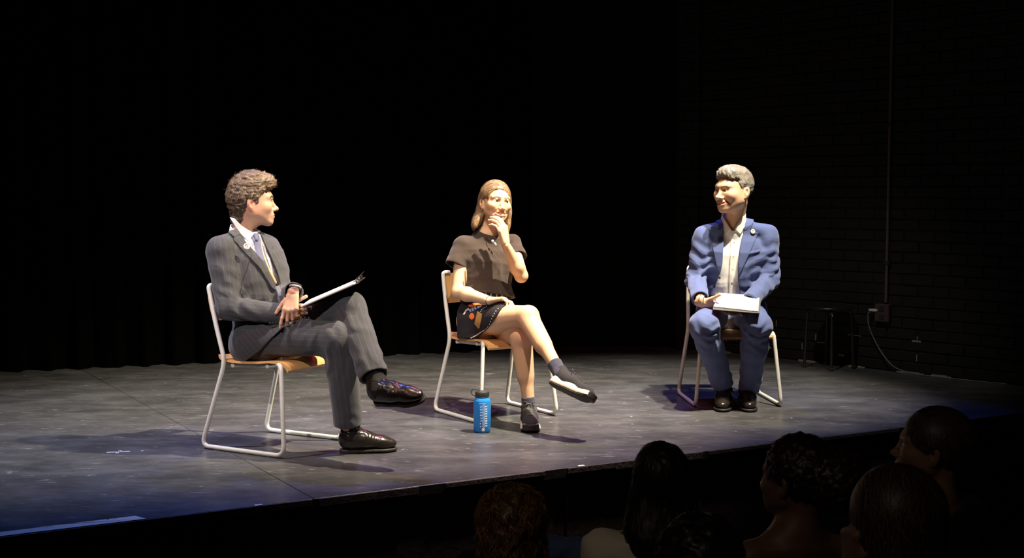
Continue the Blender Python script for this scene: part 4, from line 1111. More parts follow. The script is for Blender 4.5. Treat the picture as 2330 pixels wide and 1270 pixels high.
    def lp(name, pts, t1=.009, mt='pinstripe', par=jk, h=.003):
        sa = lambda V: {'stripe': ('FLOAT', (V @ unit((.7, .7, .35)).astype(F32)))}
        return sdf_obj(name, [(patch(J0, poly_px(pts), -.001, t1, fplane), jlo, jhi, h)], M[mt], par, attrs=sa)
    J0 = loft(hip, TR, [(-.14, .185, .135, -.01), (-.05, .178, .132, -.005), (.08, .163, .122, .005), (.18, .163, .122, .010), (.30, .176, .124, .008), (.38, .178, .114, .004), (.44, .150, .098, -.002), (.475, .098, .080, -.012), (.50, .075, .07, -.018)], 2.3, -.16, .505)
    J0 = smin_f(smin_f(J0, cap(sho+up*.035, Rs+up*.01, .062, .060), .03), cap(sho+up*.035, Ls+up*.01, .062, .060), .03)
    lp('lapel', [(511, 520), (531, 536), (533, 548), (560, 578), (592, 612), (618, 655), (640, 672), (622, 628), (598, 592), (574, 566), (556, 546), (545, 530), (533, 534), (530, 520)])
    lp('lapel', [(594, 533), (606, 541), (622, 560), (618, 566), (628, 580), (640, 650), (628, 612), (612, 575), (600, 548)])
    lp('lapel_collar', [(517, 492), (508, 512), (511, 520), (533, 540), (546, 534), (558, 546), (545, 527), (530, 508)], .011)
    # cuff buttons and pocket
    for k in range(4):
        p = at(614+k*6.5, 736-k*.4, 5.905); mb = MB(); mb.lathe([(0, 0), (.0062, .0), (.0066, .002), (.0050, .0035), (0, .003)], 14, p, frame_up((.1, -1, -.35), (0, 0, 1)).T, False, False); mb.build('cuff_button', M['dark_plastic'], jk)
    button_badge(jk, at(561, 561, 6.035), (.35, -.9, .25), .0165, 'round pale pin badge on the lapel')
    # lanyard and pass
    lyb = [at(x, y, Y) for x, y, Y in ((594, 548, 6.06), (598, 572, 6.03), (606, 596, 6.00), (617, 622, 5.985), (628, 643, 5.985))]
    mb = MB(); mb.tube(spline(lyb, 5), [.0026]*8+[.0036]*6+[.0050]*7, 8, flat=.35)
    ly = mb.build('lanyard', M['lanyard'], root)
    mb = MB(); p = at(629, 646, 5.985); mb.tube([p, at(631, 652, 5.985)], .004, 8); mb.build('clip', M['chrome'], ly)
    mb = MB(); c = at(635, 662, 5.98); uu = unit(at(640, 676, 5.98)-at(630, 650, 5.98)); vv = unit(np.cross(uu, (.2, -1, .1))); mb.box((-.024, -.010, -.0015), (.024, .010, .0015), np.stack([uu, vv, np.cross(uu, vv)], 0), c, .001); mb.build('pass_card', M['clear_plastic'], ly, smooth=False)
    # shirt cuff on the near wrist hidden under sleeve; bracelets on the far wrist
    la = unit(Lw-Le); hd = unit((-.12, -.30, -.80))
    for k, (off, r, mt, nm) in enumerate(((.004, .0042, 'brass', 'bracelet'), (.012, .0026, 'white_plastic', 'bracelet'), (.021, .0032, 'dark_cord', 'bracelet'))):
        c = Lw - hd*.014 - hd*off*.9 + V3(.004, -.004, 0); X = unit(np.cross(hd, (0, .3, 1))); Y = np.cross(hd, X)
        ring = [c + X*.0285*math.cos(a) + Y*.0255*math.sin(a) for a in np.linspace(0, 2*PI, 33)[:-1]]; mb = MB()
        if mt == 'brass':
            for q in ring: mb.lathe([(.0006, -.0045), (.0026, -.0020), (.0032, 0), (.0026, .0020), (.0006, .0045)], 8, q)
        else: mb.tube(ring, r, 8, closed=True)
        mb.build(nm, M['dark_cord' if mt == 'brass' else mt], root)
    # trousers
    T = Sh(); T.add(cap(Rh, Lh, .115, .115)); T.add(cap(Rh, Rk, .100, .078), .05)
    rsd = unit(Ra-Rk); T.add(cap(Rk, Ra+rsd*-.02, .076, .067), .03)
    T2 = Sh(); T2.add(cap(Lh-up*.01, Lk, .088, .070)); lsd = unit(La-Lk); T2.add(cap(Lk, La, .074, .066), .03)
    kneeout = unit(Lk-Lh); T2.add(cap(Lk+kneeout*.01, Lk+lsd*.05, .062, .060), .02)
    T.disp(wrinkle(Rk+V3(-.05, -.03, -.03), (1, 0, .6), .14, .011, .045, 11)); T.disp(wrinkle(Rh+V3(.12, -.07, .02), (.6, 0, 1), .16, .010, .05, 12)); T.disp(wrinkle(Ra+V3(0, 0, .06), (0.3, 0, 1), .08, .007, .04, 13))
    T2.disp(wrinkle(Lk+lsd*.08+V3(-.03, 0, 0), (.7, 0, .7), .12, .011, .04, 14)); T2.disp(wrinkle(La-lsd*.06, (.2, 0, 1), .12, .010, .045, 15)); T2.disp(lumps(.0018, .14, 16)); T.disp(lumps(.0018, .15, 17))
    T.sub(cap(Ra-rsd*.07, Ra+rsd*.2, .057, .061), .003); T.cut(lambda P: np.where((((P-Ra)**2).sum(1) < .15**2), (P-(Ra-rsd*.042)) @ rsd, -1).astype(F32))
    T2.sub(cap(La-lsd*.05, La+lsd*.2, .055, .060), .003); T2.cut(lambda P: np.where((((P-La)**2).sum(1) < .13**2), (P-(La-lsd*.012)) @ lsd, -1).astype(F32))
    TT = Sh(); TT.add(T).add(T2, .008)
    def tattr(V):
        s = np.zeros(len(V)); best = np.full(len(V), 9.)
        for a, b, r in ((Rh, Rk, .09), (Rk, Ra, .07), (Lh, Lk, .09), (Lk, La, .07)):
            t = np.clip(((V-a) @ (b-a))/((b-a) @ (b-a)), 0, 1)[:, None]; v = V-a-t*(b-a); rr = np.sqrt((v*v).sum(1)); ax = unit(b-a); u1 = unit(np.cross(ax, (.1, 1, .1))); u2 = np.cross(ax, u1)
            k = rr < best; s = np.where(k, np.arctan2(v @ u1, v @ u2)*r*.85, s); best = np.minimum(best, rr)
        return {'stripe': ('FLOAT', s)}
    tlo, thi = bbox([Rh, Lh, Rk, Lk, Ra, La], .15)
    sdf_obj('trousers', [(TT, tlo, thi, .0045)], M['pinstripe'], root, attrs=tattr)
    tb = Sh(); tb.add(cap(Rh, Lh, .115, .115)).add(cap(Rh, Rk, .100, .078), .05)
    sdf_obj('jacket_skirt', [(patch(tb, poly_px([(536, 790), (540, 772), (560, 754), (600, 744), (648, 742), (618, 770), (589, 800), (565, 818), (545, 831), (538, 822)]), -.004, .016, lambda P: (P[:, 1]-6.16).astype(F32)), tlo, thi, .003)], M['pinstripe'], jk, attrs=lambda V: {'stripe': ('FLOAT', (V @ unit((.75, .1, .65)).astype(F32)))})
    # boots
    heel = ground(766, 1031); toe = ground(906, 1026); td = unit(toe-heel); boot(root, heel+td*.008, td, (0, 0, 1), Ra, .285)
    fd = unit((1.0, -.62, .10)); fu = unit((-.25, -.52, .80)); R_ = frame(fd, fu); o = La+lsd*.06 - R_ @ V3(0, .058, .07); boot(root, o, fd, fu, La, .285, shaft_up=-lsd)
    return root, dict(Rw=Rw, Lk=Lk)
def smin_f(a, b, k): return lambda P: smin(a(P), b(P), k)
def poly3(p2, front): return lambda P: np.maximum(p2(P), front(P))
def clipboard():
    a, b = at(694, 692, 5.975), at(822, 637, 5.945)
    root = empty('clipboard', tuple(a), 'clipboard with white paper seen edge-on, held over the raised knee of the man in grey', 'clipboard')
    x = unit(b-a); L = np.linalg.norm(b-a); y = unit(V3(.02, .99, .030)-x*np.dot(x, V3(.02, .99, .030))); z = np.cross(x, y); z = z if z[2] > 0 else -z; A = np.stack([x, y, z], 0)
    mb = MB(); mb.box((0, -.115, -.004), (L, .115, -.0005), A, a, .001); mb.build('board', M['board'], root, smooth=False)
    mb = MB(); mb.box((.004, -.106, 0), (L-.018, .106, .0055), A, a, .0004); mb.build('paper_stack', M['white_paper'], root, smooth=False)
    mb = MB(); mb.box((L-.035, -.05, .0055), (L-.004, .05, .008), A, a, .001); mb.box((L-.012, -.05, .001), (L+.004, .05, .016), A, a, .001)
    mb.tube([a+x*(L-.004)+y*-.055+z*.014, a+x*(L-.004)+y*.055+z*.014], .0065, 12); mb.prism([(-.045, 0), (.045, 0), (.03, .034), (-.03, .034)], a+x*(L-.004)+z*.013, y, unit(x*.85+z*.5), unit(z*.85-x*.5), .0014)
    mb.build('spring_clip', M['chrome'], root)

# ---------------------------------------------------------------- woman
def woman():
    root = empty('person', (.20, 7.05, 0), 'woman in dark T-shirt and embroidered skirt, legs crossed, hand at her chin', 'person')
    hip = V3(.165, 7.04, .535); sho = V3(.180, 7.115, .950)
    TR = frame_up(sho-hip, (.42, -.90, 0)); fwd, up, rt = TR[:, 1], TR[:, 2], TR[:, 0]
    Rs, Ls = at(1053, 562, 7.055), at(1164, 557, 7.185)
    Re, Rw = at(1042, 664, 6.97), at(1113, 684, 6.79)
    Le, Lw = at(1186, 628, 6.965), at(1151, 558, 6.875)
    Rh, Lh = V3(.098, 7.00, .525), V3(.245, 7.08, .52)
    Rk, Ra = at(1200, 719, 6.65), at(1270, 842, 6.40)
    Lk, La = at(1187, 768, 6.70), at(1204, 925, 6.68)
    HS = 1.0; ho = at(1128, 461, 7.075); HR = frame((.36, -.92, .06), (.10, 0, 1))
    base = (.66, .43, .27)
    H = head_sdf(jaw=.87, smile=1.0, brow=.8, nose=.96, open_=.62, female=True); hg = xf(H, ho, HR, HS)
    nb = at(1110, 527, 7.105)
    B = Sh(); B.add(hg)
    B.add(cap(ho+HR@V3(0, -.025, -.06), nb, .045, .047), .02); B.add(cap(nb-up*.035, Rs, .040, .034), .045).add(cap(nb-up*.035, Ls, .040, .034), .045)
    B.add(loft(hip, TR, [(-.12, .13, .09, 0), (0, .145, .10, 0), (.15, .12, .09, .0), (.30, .135, .10, .01), (.40, .12, .07, 0), (.46, .06, .05, -.01)], 2.4, -.12, .43), .04)
    for s_, e_, w_ in ((Rs, Re, Rw), (Ls, Le, Lw)):
        B.add(cap(s_, e_, .041, .037), .03); m = e_+(w_-e_)*.3; B.add(cap(e_, m, .0355, .0385), .012); B.add(cap(m, w_, .0375, .0235), .02)
    for h_, k_, a_, bend in ((Rh, Rk, Ra, 0), (Lh, Lk, La, 1)):
        G = Sh(); G.add(cap(h_, h_+(k_-h_)*.45, .090, .079)); G.add(cap(h_+(k_-h_)*.45, k_, .079, .055), .03)
        s_ = unit(a_-k_); back = unit(-(fwd)+s_*np.dot(fwd, s_)) if bend else unit(V3(-.5, .55, -.5))
        G.add(cap(k_, a_, .048, .031), .02); c = k_+(a_-k_)*.32; G.add(cap(c-s_*.07+back*.012, c+s_*.08+back*.010, .047, .038), .04)
        G.add(ell(k_+unit(k_-h_)*.012-back*.012, (.042, .042, .042)), .02)
        B.add(G, .02 if not bend else .004)
    rh, _ = hand_sdf(Rw, (.96, -.12, .10), (.1, -.25, -1), (.2, 1, .1), .93, {'i': (25, 40, 25), 'm': (35, 48, 30), 'r': (40, 50, 30), 'p': (42, 50, 30)}, 4, (.62, .7, .35, .1), wr_r=.0235)
    lh, lt = hand_sdf(Lw, (-.20, -.08, .97), (-.78, .60, .10), (.62, .62, .35), 1.07, {'i': (30, 24, 16), 'm': (30, 32, 20), 'r': (28, 36, 22), 'p': (26, 40, 24)}, 9, (.30, .85, .35, .25), wr_r=.0225)
    B.add(rh, .006).add(lh, .001)
    fine = [(ho, .15), (Rw+V3(.08, -.02, 0), .115), (Lw+V3(-.01, -.01, .08), .115)]
    lo, hi = bbox([ho, Rs, Ls, Re, Le, Rk, Ra, La, Lk, hip], .16)
    A = skin_attr(base, [(lip_mask(ho, HR, HS, 1.0, .62), (.62, .20, .15)), (lambda P: .4*local_blob(ho, HR, HS, (.045, .06, -.03), (.028, .04, .025), .8)(P), (.85, .42, .30)), (lambda P: .4*local_blob(ho, HR, HS, (-.045, .06, -.03), (.028, .04, .025), .8)(P), (.85, .42, .30)),
                         (lambda P: .35*local_blob(ho, HR, HS, (0, .112, -.036), (.014, .02, .014), .8)(P), (.85, .35, .25)),
                         (lambda P: .45*np.clip(1-np.sqrt(((P-(Rk+V3(.01, -.05, -.01)))**2).sum(1))/.06, 0, 1), (.80, .42, .30)), (lambda P: .5*np.clip(1-np.sqrt(((P-(Lk+V3(.0, -.05, -.01)))**2).sum(1))/.06, 0, 1), (.80, .40, .30))])
    regs = [(B, lo, hi, .0042, sph_mask([(c, r-.012) for c, r in fine], False)), (B, fine[0][0]-.15, fine[0][0]+.15, .0021, sph_mask(fine[:1]))] + [(B, c-r, c+r, .0021, (lambda c=c, r=r: lambda P: sph_mask([(c, r)])(P) & ~sph_mask([(ho, .15)])(P))()) for c, r in fine[1:]]
    sdf_obj('body', regs, M['skin'], root, attrs=A)
    for s in (-1, 1): eye_obj(root, HR, ho, HS, s, (-.30, 1, .12))
    hlo, hhi = ho-.17, ho+.17
    brows(root, H, ho, HR, HS, (.28, .17, .09), hlo, hhi, .0028, .004, .0225)
    # teeth
    teeth_obj(root, ho, HR, HS, 1.0, .62, mat('teeth', (.85, .80, .70), .25))
    # hair: long, straight, parted near the middle, behind the near ear, over the far shoulder
    hb = Sh(); hb.add(ell((0, -.016, .030), (.0830, .104, .098)))
    hb.sub(ell((0, .135, -.018), (.070, .096, .100)), .006); hb.sub(ell((.026, .105, .002), (.058, .072, .072)), .01)
    hb.sub(ell((.078, .018, -.015), (.022, .030, .038)), .008); hb.cut(lambda q: np.where(q[:, 1] > -.03, -.030-q[:, 2]+.0, -1).astype(F32), .006)
    def sheet(pts, r, fl=(1, 0, 0), flat=.55):
        G = Sh()
        for (a, ra), (b, rb) in zip(zip(pts[:-1], r[:-1]), zip(pts[1:], r[1:])): G.add(cap(a, b, ra, rb, fl, flat), .02)
        return G
    hb.add(sheet([(.060, -.045, .0), (.066, -.052, -.06), (.086, -.050, -.105), (.104, -.040, -.132)], [.040, .040, .038, .026]), .025)
    hb.add(sheet([(0, -.075, .0), (.0, -.080, -.07), (.0, -.075, -.13)], [.055, .055, .045], (0, 1, 0)), .03)
    hb.add(sheet([(-.066, -.005, .02), (-.076, .004, -.05), (-.074, .006, -.12), (-.070, .012, -.165)], [.032, .027, .025, .018], (1, 0, 0), .6), .02)
    hb.sub(cap(((nb-ho) @ HR)*1.0+V3(0, .03, -.02), V3(0, .0, -.05), .058, .046), .008)
    hb.disp(lumps(.0014, .03, 21, 6, (2.0, 2.0, .15)))
    def flow(P, N):
        q = (P-ho) @ HR; f = np.zeros_like(q); top = np.clip((q[:, 2]-.02)/.08, 0, 1)
        f[:, 2] = -1+.5*top; f[:, 0] = np.sign(q[:, 0]+.008)*(.15+1.1*top); f[:, 1] = -.35-.9*top*(q[:, 1] > .0)
        f[:, 1] = np.where(q[:, 2] < -.03, .05, f[:, 1]); return f @ HR.T
    hc = colvar((.13, .078, .038), (.46, .31, .17), .25)
    hair_obj('hair', xf(hb, ho, HR), hlo-.03, hhi+.02, .003, root, M['hair'], (.22, .135, .07),
             [dict(n=9000, length=.085, width=.0013, flow=flow, lift=.003, seed=3, curl=.04, colf=hc, seg=6, jit=.08), dict(n=260, length=.07, width=.0007, flow=flow, lift=.016, seed=4, curl=.3, colf=hc)])
    # T-shirt
    T = Sh(); T.add(loft(hip, TR, [(.045, .178, .140, .012), (.12, .166, .130, .012), (.2, .140, .112, .012), (.30, .150, .116, .014), (.37, .152, .100, .008), (.42, .125, .075, -.002), (.455, .07, .055, -.012)], 2.2, .115, .47))
    T.add(cap(sho+up*.005, Rs+up*.010, .050, .050), .03).add(cap(sho+up*.005, Ls+up*.010, .050, .050), .03)
    R2 = at(1037, 606, 7.01); L2 = at(1178, 588, 7.10)
    ra = unit(R2-Rs); la = unit(L2-Ls)
    for a_, b_, d_, r0, r1, fl in ((Rs, R2, ra, .052, .068, .88), (Ls, L2, la, .050, .058, 1.0)):
        G = Sh(); G.add(cap(a_, b_+d_*.03, r0, r1, TR[:, 1], fl)); G.cut(plane(b_, d_), .003); G.sub(cap(b_-d_*.012, b_+d_*.1, r1-.014, r1-.005, TR[:, 1], fl), .002); T.add(G, .02)
    T.disp(wrinkle(hip+fwd*.10+up*.13, (.4, .0, 1), .13, .009, .055, 31)); T.disp(wrinkle(hip+fwd*.1+up*.27-rt*.02, (1, 0, .5), .14, .008, .07, 32)); T.disp(wrinkle(Rs+V3(.02, -.05, -.05), (1, 0, .4), .08, .0035, .035, 33)); T.disp(lumps(.0018, .12, 34))
    T.add(cap(nb-up*.045, nb-up*.004, .075, .066), .03); T.sub(cap(nb+up*.000+fwd*.016, nb+up*.14+fwd*.0, .0560, .064), .003); T.cut(plane(nb+up*.004, up+fwd*.50), .006)
    T.cut(plane(hip+up*.132, -up+rt*.06-fwd*.02), .004); T.sub(loft(hip, TR, [(0, .150, .114, .012), (.16, .142, .106, .012)], 2.2, -.1, .150), .003)
    tlo, thi = bbox([hip, sho, Rs, Ls, R2, L2], .12)
    ts = sdf_obj('t_shirt', [(T, tlo, thi, .0035)], M['tshirt'], root)
    nk = [nb+up*.004+fwd*.012 + rt*.064*math.cos(a) + fwd*.060*math.sin(a) + up*(.010-.020*math.sin(a)) for a in np.linspace(0, 2*PI, 41)[:-1]]
    # skirt and belt
    tdR = unit(Rk-Rh); K = Sh(); K.add(loft(hip, TR, [(-.11, .165, .135, .02), (-.02, .168, .130, .01), (.04, .145, .112, .0), (.10, .132, .104, .0), (.15, .128, .10, 0)], 2.3, -.12, .105))
    K.add(cap(Rh, Rh+tdR*.26, .097, .092), .03); tdL = unit(Lk-Lh); K.add(cap(Lh, Lh+tdL*.24, .096, .090), .03)
    K.cut(poly3n(poly_px([(1040, 640), (1186, 640), (1186, 688), (1160, 693), (1144, 699), (1130, 716), (1119, 735), (1110, 748), (1092, 764), (1070, 777), (1040, 782)])), .003)
    K.disp(wrinkle(Rh+V3(-.02, -.08, -.03), (.8, 0, -.6), .10, .004, .05, 35))
    K.cut(plane((0, 0, .437), (0, 0, -1)), .006)
    klo, khi = bbox([hip, Rh+tdR*.3, Lh+tdL*.3], .16)
    sk = sdf_obj('skirt', [(K, klo, khi, .0035)], M['skirt'], root)
    K0 = K; fp = plane(hip, (0, 1, 0)); fp = lambda P: (P[:, 1]-7.05).astype(F32)
    def emb(name, pts, mt, lab, h=.0022, t=.0035): return sdf_obj(name, [(patch(K0, poly_px(pts), -.001, t, fp), klo, khi, h)], M[mt], sk, it=0, label=lab)
    Z = lambda x, y: (1020+x*200/1693, 650+y*150/1270)
    emb('embroidery', [Z(*p) for p in ((395, 360), (560, 330), (640, 370), (560, 380), (520, 400), (430, 410), (385, 400))], 'orange_thread', 'orange embroidered patch')
    for q in (((380, 470), (430, 440), (450, 500), (415, 505)), ((440, 432), (478, 418), (500, 485), (460, 495)), ((490, 415), (530, 398), (550, 455), (510, 475)), ((550, 400), (640, 370), (655, 395), (565, 450))):
        emb('embroidery', [Z(*p) for p in q], 'blue_thread', 'pale blue embroidered block')
    emb('embroidery', [Z(*p) for p in ((410, 560), (440, 525), (480, 540), (505, 590), (490, 640), (450, 665), (410, 630), (395, 595))], 'orange_thread', 'small orange flower motif')
    emb('embroidery', [Z(*p) for p in ((560, 490), (650, 545), (640, 640), (600, 830), (575, 830), (500, 740), (530, 620))], 'gold_thread', 'gold net-like embroidered panel')
    emb('embroidery', [Z(*p) for p in ((278, 558), (330, 468), (395, 428), (400, 455), (350, 495), (308, 564))], 'white_thread', 'pale curved embroidered outline')
    for x, y in ((958, 442), (915, 490), (885, 540), (858, 590), (835, 640), (815, 695), (793, 745), (760, 800), (725, 835), (675, 875), (735, 400), (700, 420), (670, 440), (645, 465), (625, 495)):
        c = np.array(Z(x, y)); emb('hem_stitch', [tuple(c+np.array(o)) for o in ((-1.3, 1.0), (.2, -1.6), (1.3, -1.0), (-.1, 1.7))], 'white_thread', None, .0015)
    emb('hem_piping', [Z(*p) for p in ((425, 1010), (520, 960), (610, 900), (700, 845), (705, 855), (615, 918), (525, 978), (430, 1024))], 'white_thread', 'pale piping along the lower hem')
    Bt = Sh(); Bt.add(patch(loft(hip, TR, [(-.11, .165, .135, .02), (-.02, .168, .130, .01), (.04, .145, .112, .0), (.10, .132, .104, .0), (.15, .128, .10, 0)], 2.3, -.3, .3), lambda P: (np.abs((P-(hip+up*.122).astype(F32)) @ up.astype(F32)+.10*((P-hip) @ rt)*0)-.026).astype(F32), -.002, .006))
    bt = sdf_obj('belt', [(Bt, klo, khi+.05, .0035)], M['belt'], root)
    for k, u in enumerate((-.085, -.05, -.015, .02, .05)):
        mb = MB(); fo = math.sqrt(max(0, 1-(abs(u)/.133)**2.3))*.105+.004; p = hip+up*.122-rt*(-u)*1+fwd*fo
        mb.box((-.003, -.002, -.019), (.003, .002, .019), np.stack([rt, fwd, up], 0), p, .001); mb.build('belt_stud', M['white_thread'], bt, smooth=False)
    # mic pendant, bracelets, ring, earring
    mp_ = [at(x, y, Y) for x, y, Y in ((1108, 541, 7.02), (1114, 545, 7.00), (1120, 549, 6.99))]
    pend = MB(); pend.tube(mp_, .0016, 8); pn = pend.build('microphone', M['dark_plastic'], root)
    mb = MB(); mb.lathe([(.0005, -.0085), (.006, -.006), (.0085, 0), (.006, .006), (.0005, .0085)], 16, at(1121, 549, 6.985)); mb.build('mic_head', M['white_plastic'], pn)
    mb = MB(); mb.tube([at(1125, 552, 6.985), at(1129, 558, 6.98)], [.0045, .004], 8); mb.build('mic_body', M['badge'], pn)
    def ring(c, ax, r, t, m, nm, par=root):
        X = unit(np.cross(ax, (.1, .2, 1))); Yv = np.cross(unit(ax), X); mb = MB(); mb.tube([np.array(c)+X*r*math.cos(a)+Yv*r*math.sin(a) for a in np.linspace(0, 2*PI, 29)[:-1]], t, 6, closed=True); return mb.build(nm, M[m], par)
    ring(Rw, Rw-Re, .0255, .0014, 'dark_cord', 'bracelet')
    mb = MB(); mb.lathe([(.0004, -.004), (.004, 0), (.0004, .004)], 10, ho+HR@V3(.080, -.004, -.048)); mb.build('earring', M['brass'], root)
    # socks and sneakers
    for k_, a_, toe, upv, heel in ((Lk, La, unit(ground(1212, 996)-ground(1201, 962)), V3(0, 0, 1), None), (Rk, Ra, unit((.80, -.62, -.30)), None, 1)):
        sd = unit(a_-k_)
        if heel is None: upv = V3(0, 0, 1); o = V3(a_[0]-.002, a_[1], 0)-toe*.050
        else:
            upv = unit(-sd+toe*np.dot(sd, toe)*.9); R_ = frame(toe, upv); o = a_+sd*.052-R_@V3(0, .046, .060)
        G = Sh(); G.add(cap(a_-sd*.07, a_+sd*.05, .0385, .036)); R_ = frame(toe, upv); fc = o+R_@V3(0, .055, .055); G.add(cap(a_+sd*.035, fc, .034, .034), .02); G.cut(plane(a_-sd*.050, -sd), .002); G.disp(lambda P, sd=sd: (.0006*np.sin((P @ sd.astype(F32))*900)).astype(F32))
        slo, shi = bbox([a_, fc, a_-sd*.05], .06); sdf_obj('sock', [(G, slo, shi, .0035)], M['sock'], root)
        sneaker(root, o, toe, upv, -sd)
    return root
def poly3n(p2): return p2

# ---------------------------------------------------------------- man in the blue suit
def man_blue():
    root = empty('person', (1.62, 7.45, 0), 'grey-haired man in blue suit and open white shirt, smiling, papers on lap', 'person')
    hip = V3(1.635, 7.53, .54); sho = V3(1.640, 7.44, .985)
    TR = frame_up(sho-hip, (-.03, -1, 0)); fwd, up, rt = TR[:, 1], TR[:, 2], TR[:, 0]
    Rs, Ls = at(1602, 544, 7.44), at(1746, 543, 7.44)
    Re, Rw = at(1583, 640, 7.44), at(1594, 682, 7.19)
    Le, Lw = at(1750, 638, 7.42), at(1704, 688, 7.20)
    Rh, Lh = V3(1.545, 7.50, .535), V3(1.725, 7.50, .535)
    Rk, Ra = at(1602, 742, 7.09), at(1650, 892, 7.31)
    Lk, La = at(1722, 742, 7.09), at(1704, 892, 7.31)
    HS = 1.13; ho = at(1669, 434, 7.36); HR = frame((-.83, -.56, .03), (-.03, 0, 1))
    base = (.66, .40, .25)
    H = head_sdf(jaw=1.0, smile=1.15, brow=1.2, nose=1.04, open_=.50, cheek=1.3, nw=1.25, squint=1.0); hg = xf(H, ho, HR, HS)
    nb = at(1668, 508, 7.43)
    B = Sh(); B.add(hg); B.add(cap(ho+HR@V3(0, -.03, -.06)*HS, nb-up*.03, .057, .059), .03); B.add(cap(nb-up*.07, Rs, .045, .04), .03).add(cap(nb-up*.07, Ls, .045, .04), .03)
    B.add(loft(hip, TR, [(-.12, .14, .09, 0), (0, .15, .10, 0), (.2, .14, .10, .0), (.33, .155, .10, .0), (.43, .12, .07, 0), (.5, .06, .05, -.01)], 2.4, -.12, .47), .04)
    for a, b, c in ((Rs, Re, Rw), (Ls, Le, Lw)): B.add(cap(a, b, .045, .038), .04).add(cap(b, c, .036, .027), .01)
    for a, b, c in ((Rh, Rk, Ra), (Lh, Lk, La)): B.add(cap(a, b, .07, .05), .04).add(cap(b, c, .045, .034), .01)
    rh, _ = hand_sdf(Rw+V3(0, 0, -.020), (.88, -.22, -.24), (.1, .72, .66), (0, -.62, .75), 1.05, {'*': (10, 10, 8)}, 3, (.80, .75, -.02, -.10), wr_r=.027)
    lh, _ = hand_sdf(Lw+V3(0, 0, -.012), (-.86, -.34, -.40), (-.1, -.35, .95), (0, -1, -.3), 1.03, {'*': (14, 20, 12)}, 6, (.6, .8, .1, .1), wr_r=.027)
    B.add(rh, .006).add(lh, .006)
    fine = [(ho, .175), (Rw+V3(.09, -.03, 0), .13), (Lw+V3(-.09, -.03, 0), .13)]
    lo, hi = bbox([ho, Rs, Ls, Re, Le, Rk, Lk, Ra, La, hip], .2)
    A = skin_attr(base, [(lip_mask(ho, HR, HS, 1.15, .5), (.58, .25, .18)), (lambda P: .35*local_blob(ho, HR, HS, (-.045, .06, -.03), (.03, .04, .03), .8)(P), (.82, .38, .26)), (lambda P: .35*local_blob(ho, HR, HS, (0, .11, -.036), (.016, .02, .016), .8)(P), (.84, .36, .26))])
    regs = [(B, lo, hi, .007, sph_mask([(c, r-.012) for c, r in fine], False)), (B, ho-.175, ho+.175, .0022, sph_mask(fine[:1]))] + [(B, *bbox([fine[1][0], fine[2][0]], .13), .0022, sph_mask(fine[1:]))]
    sdf_obj('body', regs, M['skin'], root, attrs=A)
    for s in (-1, 1): eye_obj(root, HR, ho, HS, s, (.1*0, 1, -.02))
    hlo, hhi = ho-.19, ho+.19
    brows(root, H, ho, HR, HS, (.22, .15, .10), hlo, hhi, .0028, .0018, .0190)
    teeth_obj(root, ho, HR, HS, 1.15, .50, mat('teeth', (.78, .70, .58), .3))
    hb = Sh(); hb.add(ell((0, -.012, .036), (.0820, .104, .094))); hb.add(ell((-.004, .040, .084), (.062, .052, .038)), .03)
    hb.cut(poly_loc([(.070, .060), (.090, .074), (.110, .10), (.10, .16), (0, .2), (-.16, .15), (-.16, 0), (-.115, -.075), (-.06, -.085), (-.038, -.03), (-.030, .014), (.002, .016), (.004, -.012), (.016, -.012), (.022, .016), (.040, .048), (.054, .062)], (0, 0, 0), np.eye(3)), .004)
    hb.disp(lumps(.0020, .030, 41, 6, (1.4, .6, 1))); hgx = xf(hb, ho, HR, HS)
    def flow(P, N):
        q = ((P-ho) @ HR)/HS; f = np.zeros_like(q); top = np.clip((q[:, 2]-.045)/.05, 0, 1)
        f[:, 1] = top*.2-.45; f[:, 2] = -(1-top); f[:, 0] = .9*top+.25*np.sin(q[:, 1]*60); return f @ HR.T
    topk = lambda P, N: (((P-ho) @ HR)[:, 2] > .05*HS); lowk = lambda P, N: ~topk(P, N)
    hair_obj('hair', hgx, hlo-.02, hhi+.03, .003, root, M['hair'], (.22, .20, .17),
             [dict(n=6000, length=.030, width=.0012, flow=flow, lift=.004, seed=5, curl=.2, colf=colvar((.17, .14, .11), (.46, .40, .33), .25), keep=topk),
              dict(n=6500, length=.014, width=.0010, flow=flow, lift=.0015, seed=6, colf=colvar((.16, .15, .13), (.48, .46, .42), .25), keep=lowk)])
    # shirt
    sst = [(-.05, .155, .112, .0), (.1, .150, .118, .005), (.25, .152, .114, .006), (.36, .155, .106, .004), (.43, .125, .085, -.004), (.48, .08, .07, -.012)]
    shirt = loft(hip, TR, sst, 2.3, .01, .51)
    slo, shi = bbox([hip, sho+up*.12, Rs, Ls], .12)
    ST = Sh(); ST.add(shirt); ST.add(cap(nb-up*.05, nb+up*.04, .082, .069), .02); ST.sub(cap(nb+up*.005, nb+up*.14, .0645, .0600), .002)
    ST.sub(poly3(poly_px([(1644, 470), (1650, 502), (1665, 524), (1672, 524), (1686, 500), (1694, 470)]), lambda P: (P[:, 1]-7.42).astype(F32)), .002)
    ST.cut(plane(nb+up*.040, up+fwd*.45)); ST.disp(wrinkle(hip+fwd*.12+up*.13, (.15, 0, 1), .13, .006, .075, 51)); ST.disp(wrinkle(hip+fwd*.12+up*.28, (.8, 0, .5), .10, .003, .06, 52))
    sh = sdf_obj('shirt', [(ST, slo, shi, .0035)], M['shirt_white'], root)
    fr = lambda P: (P[:, 1]-7.44).astype(F32)
    base_s = smin_f(shirt, cap(nb-up*.05, nb+up*.04, .082, .069), .02)
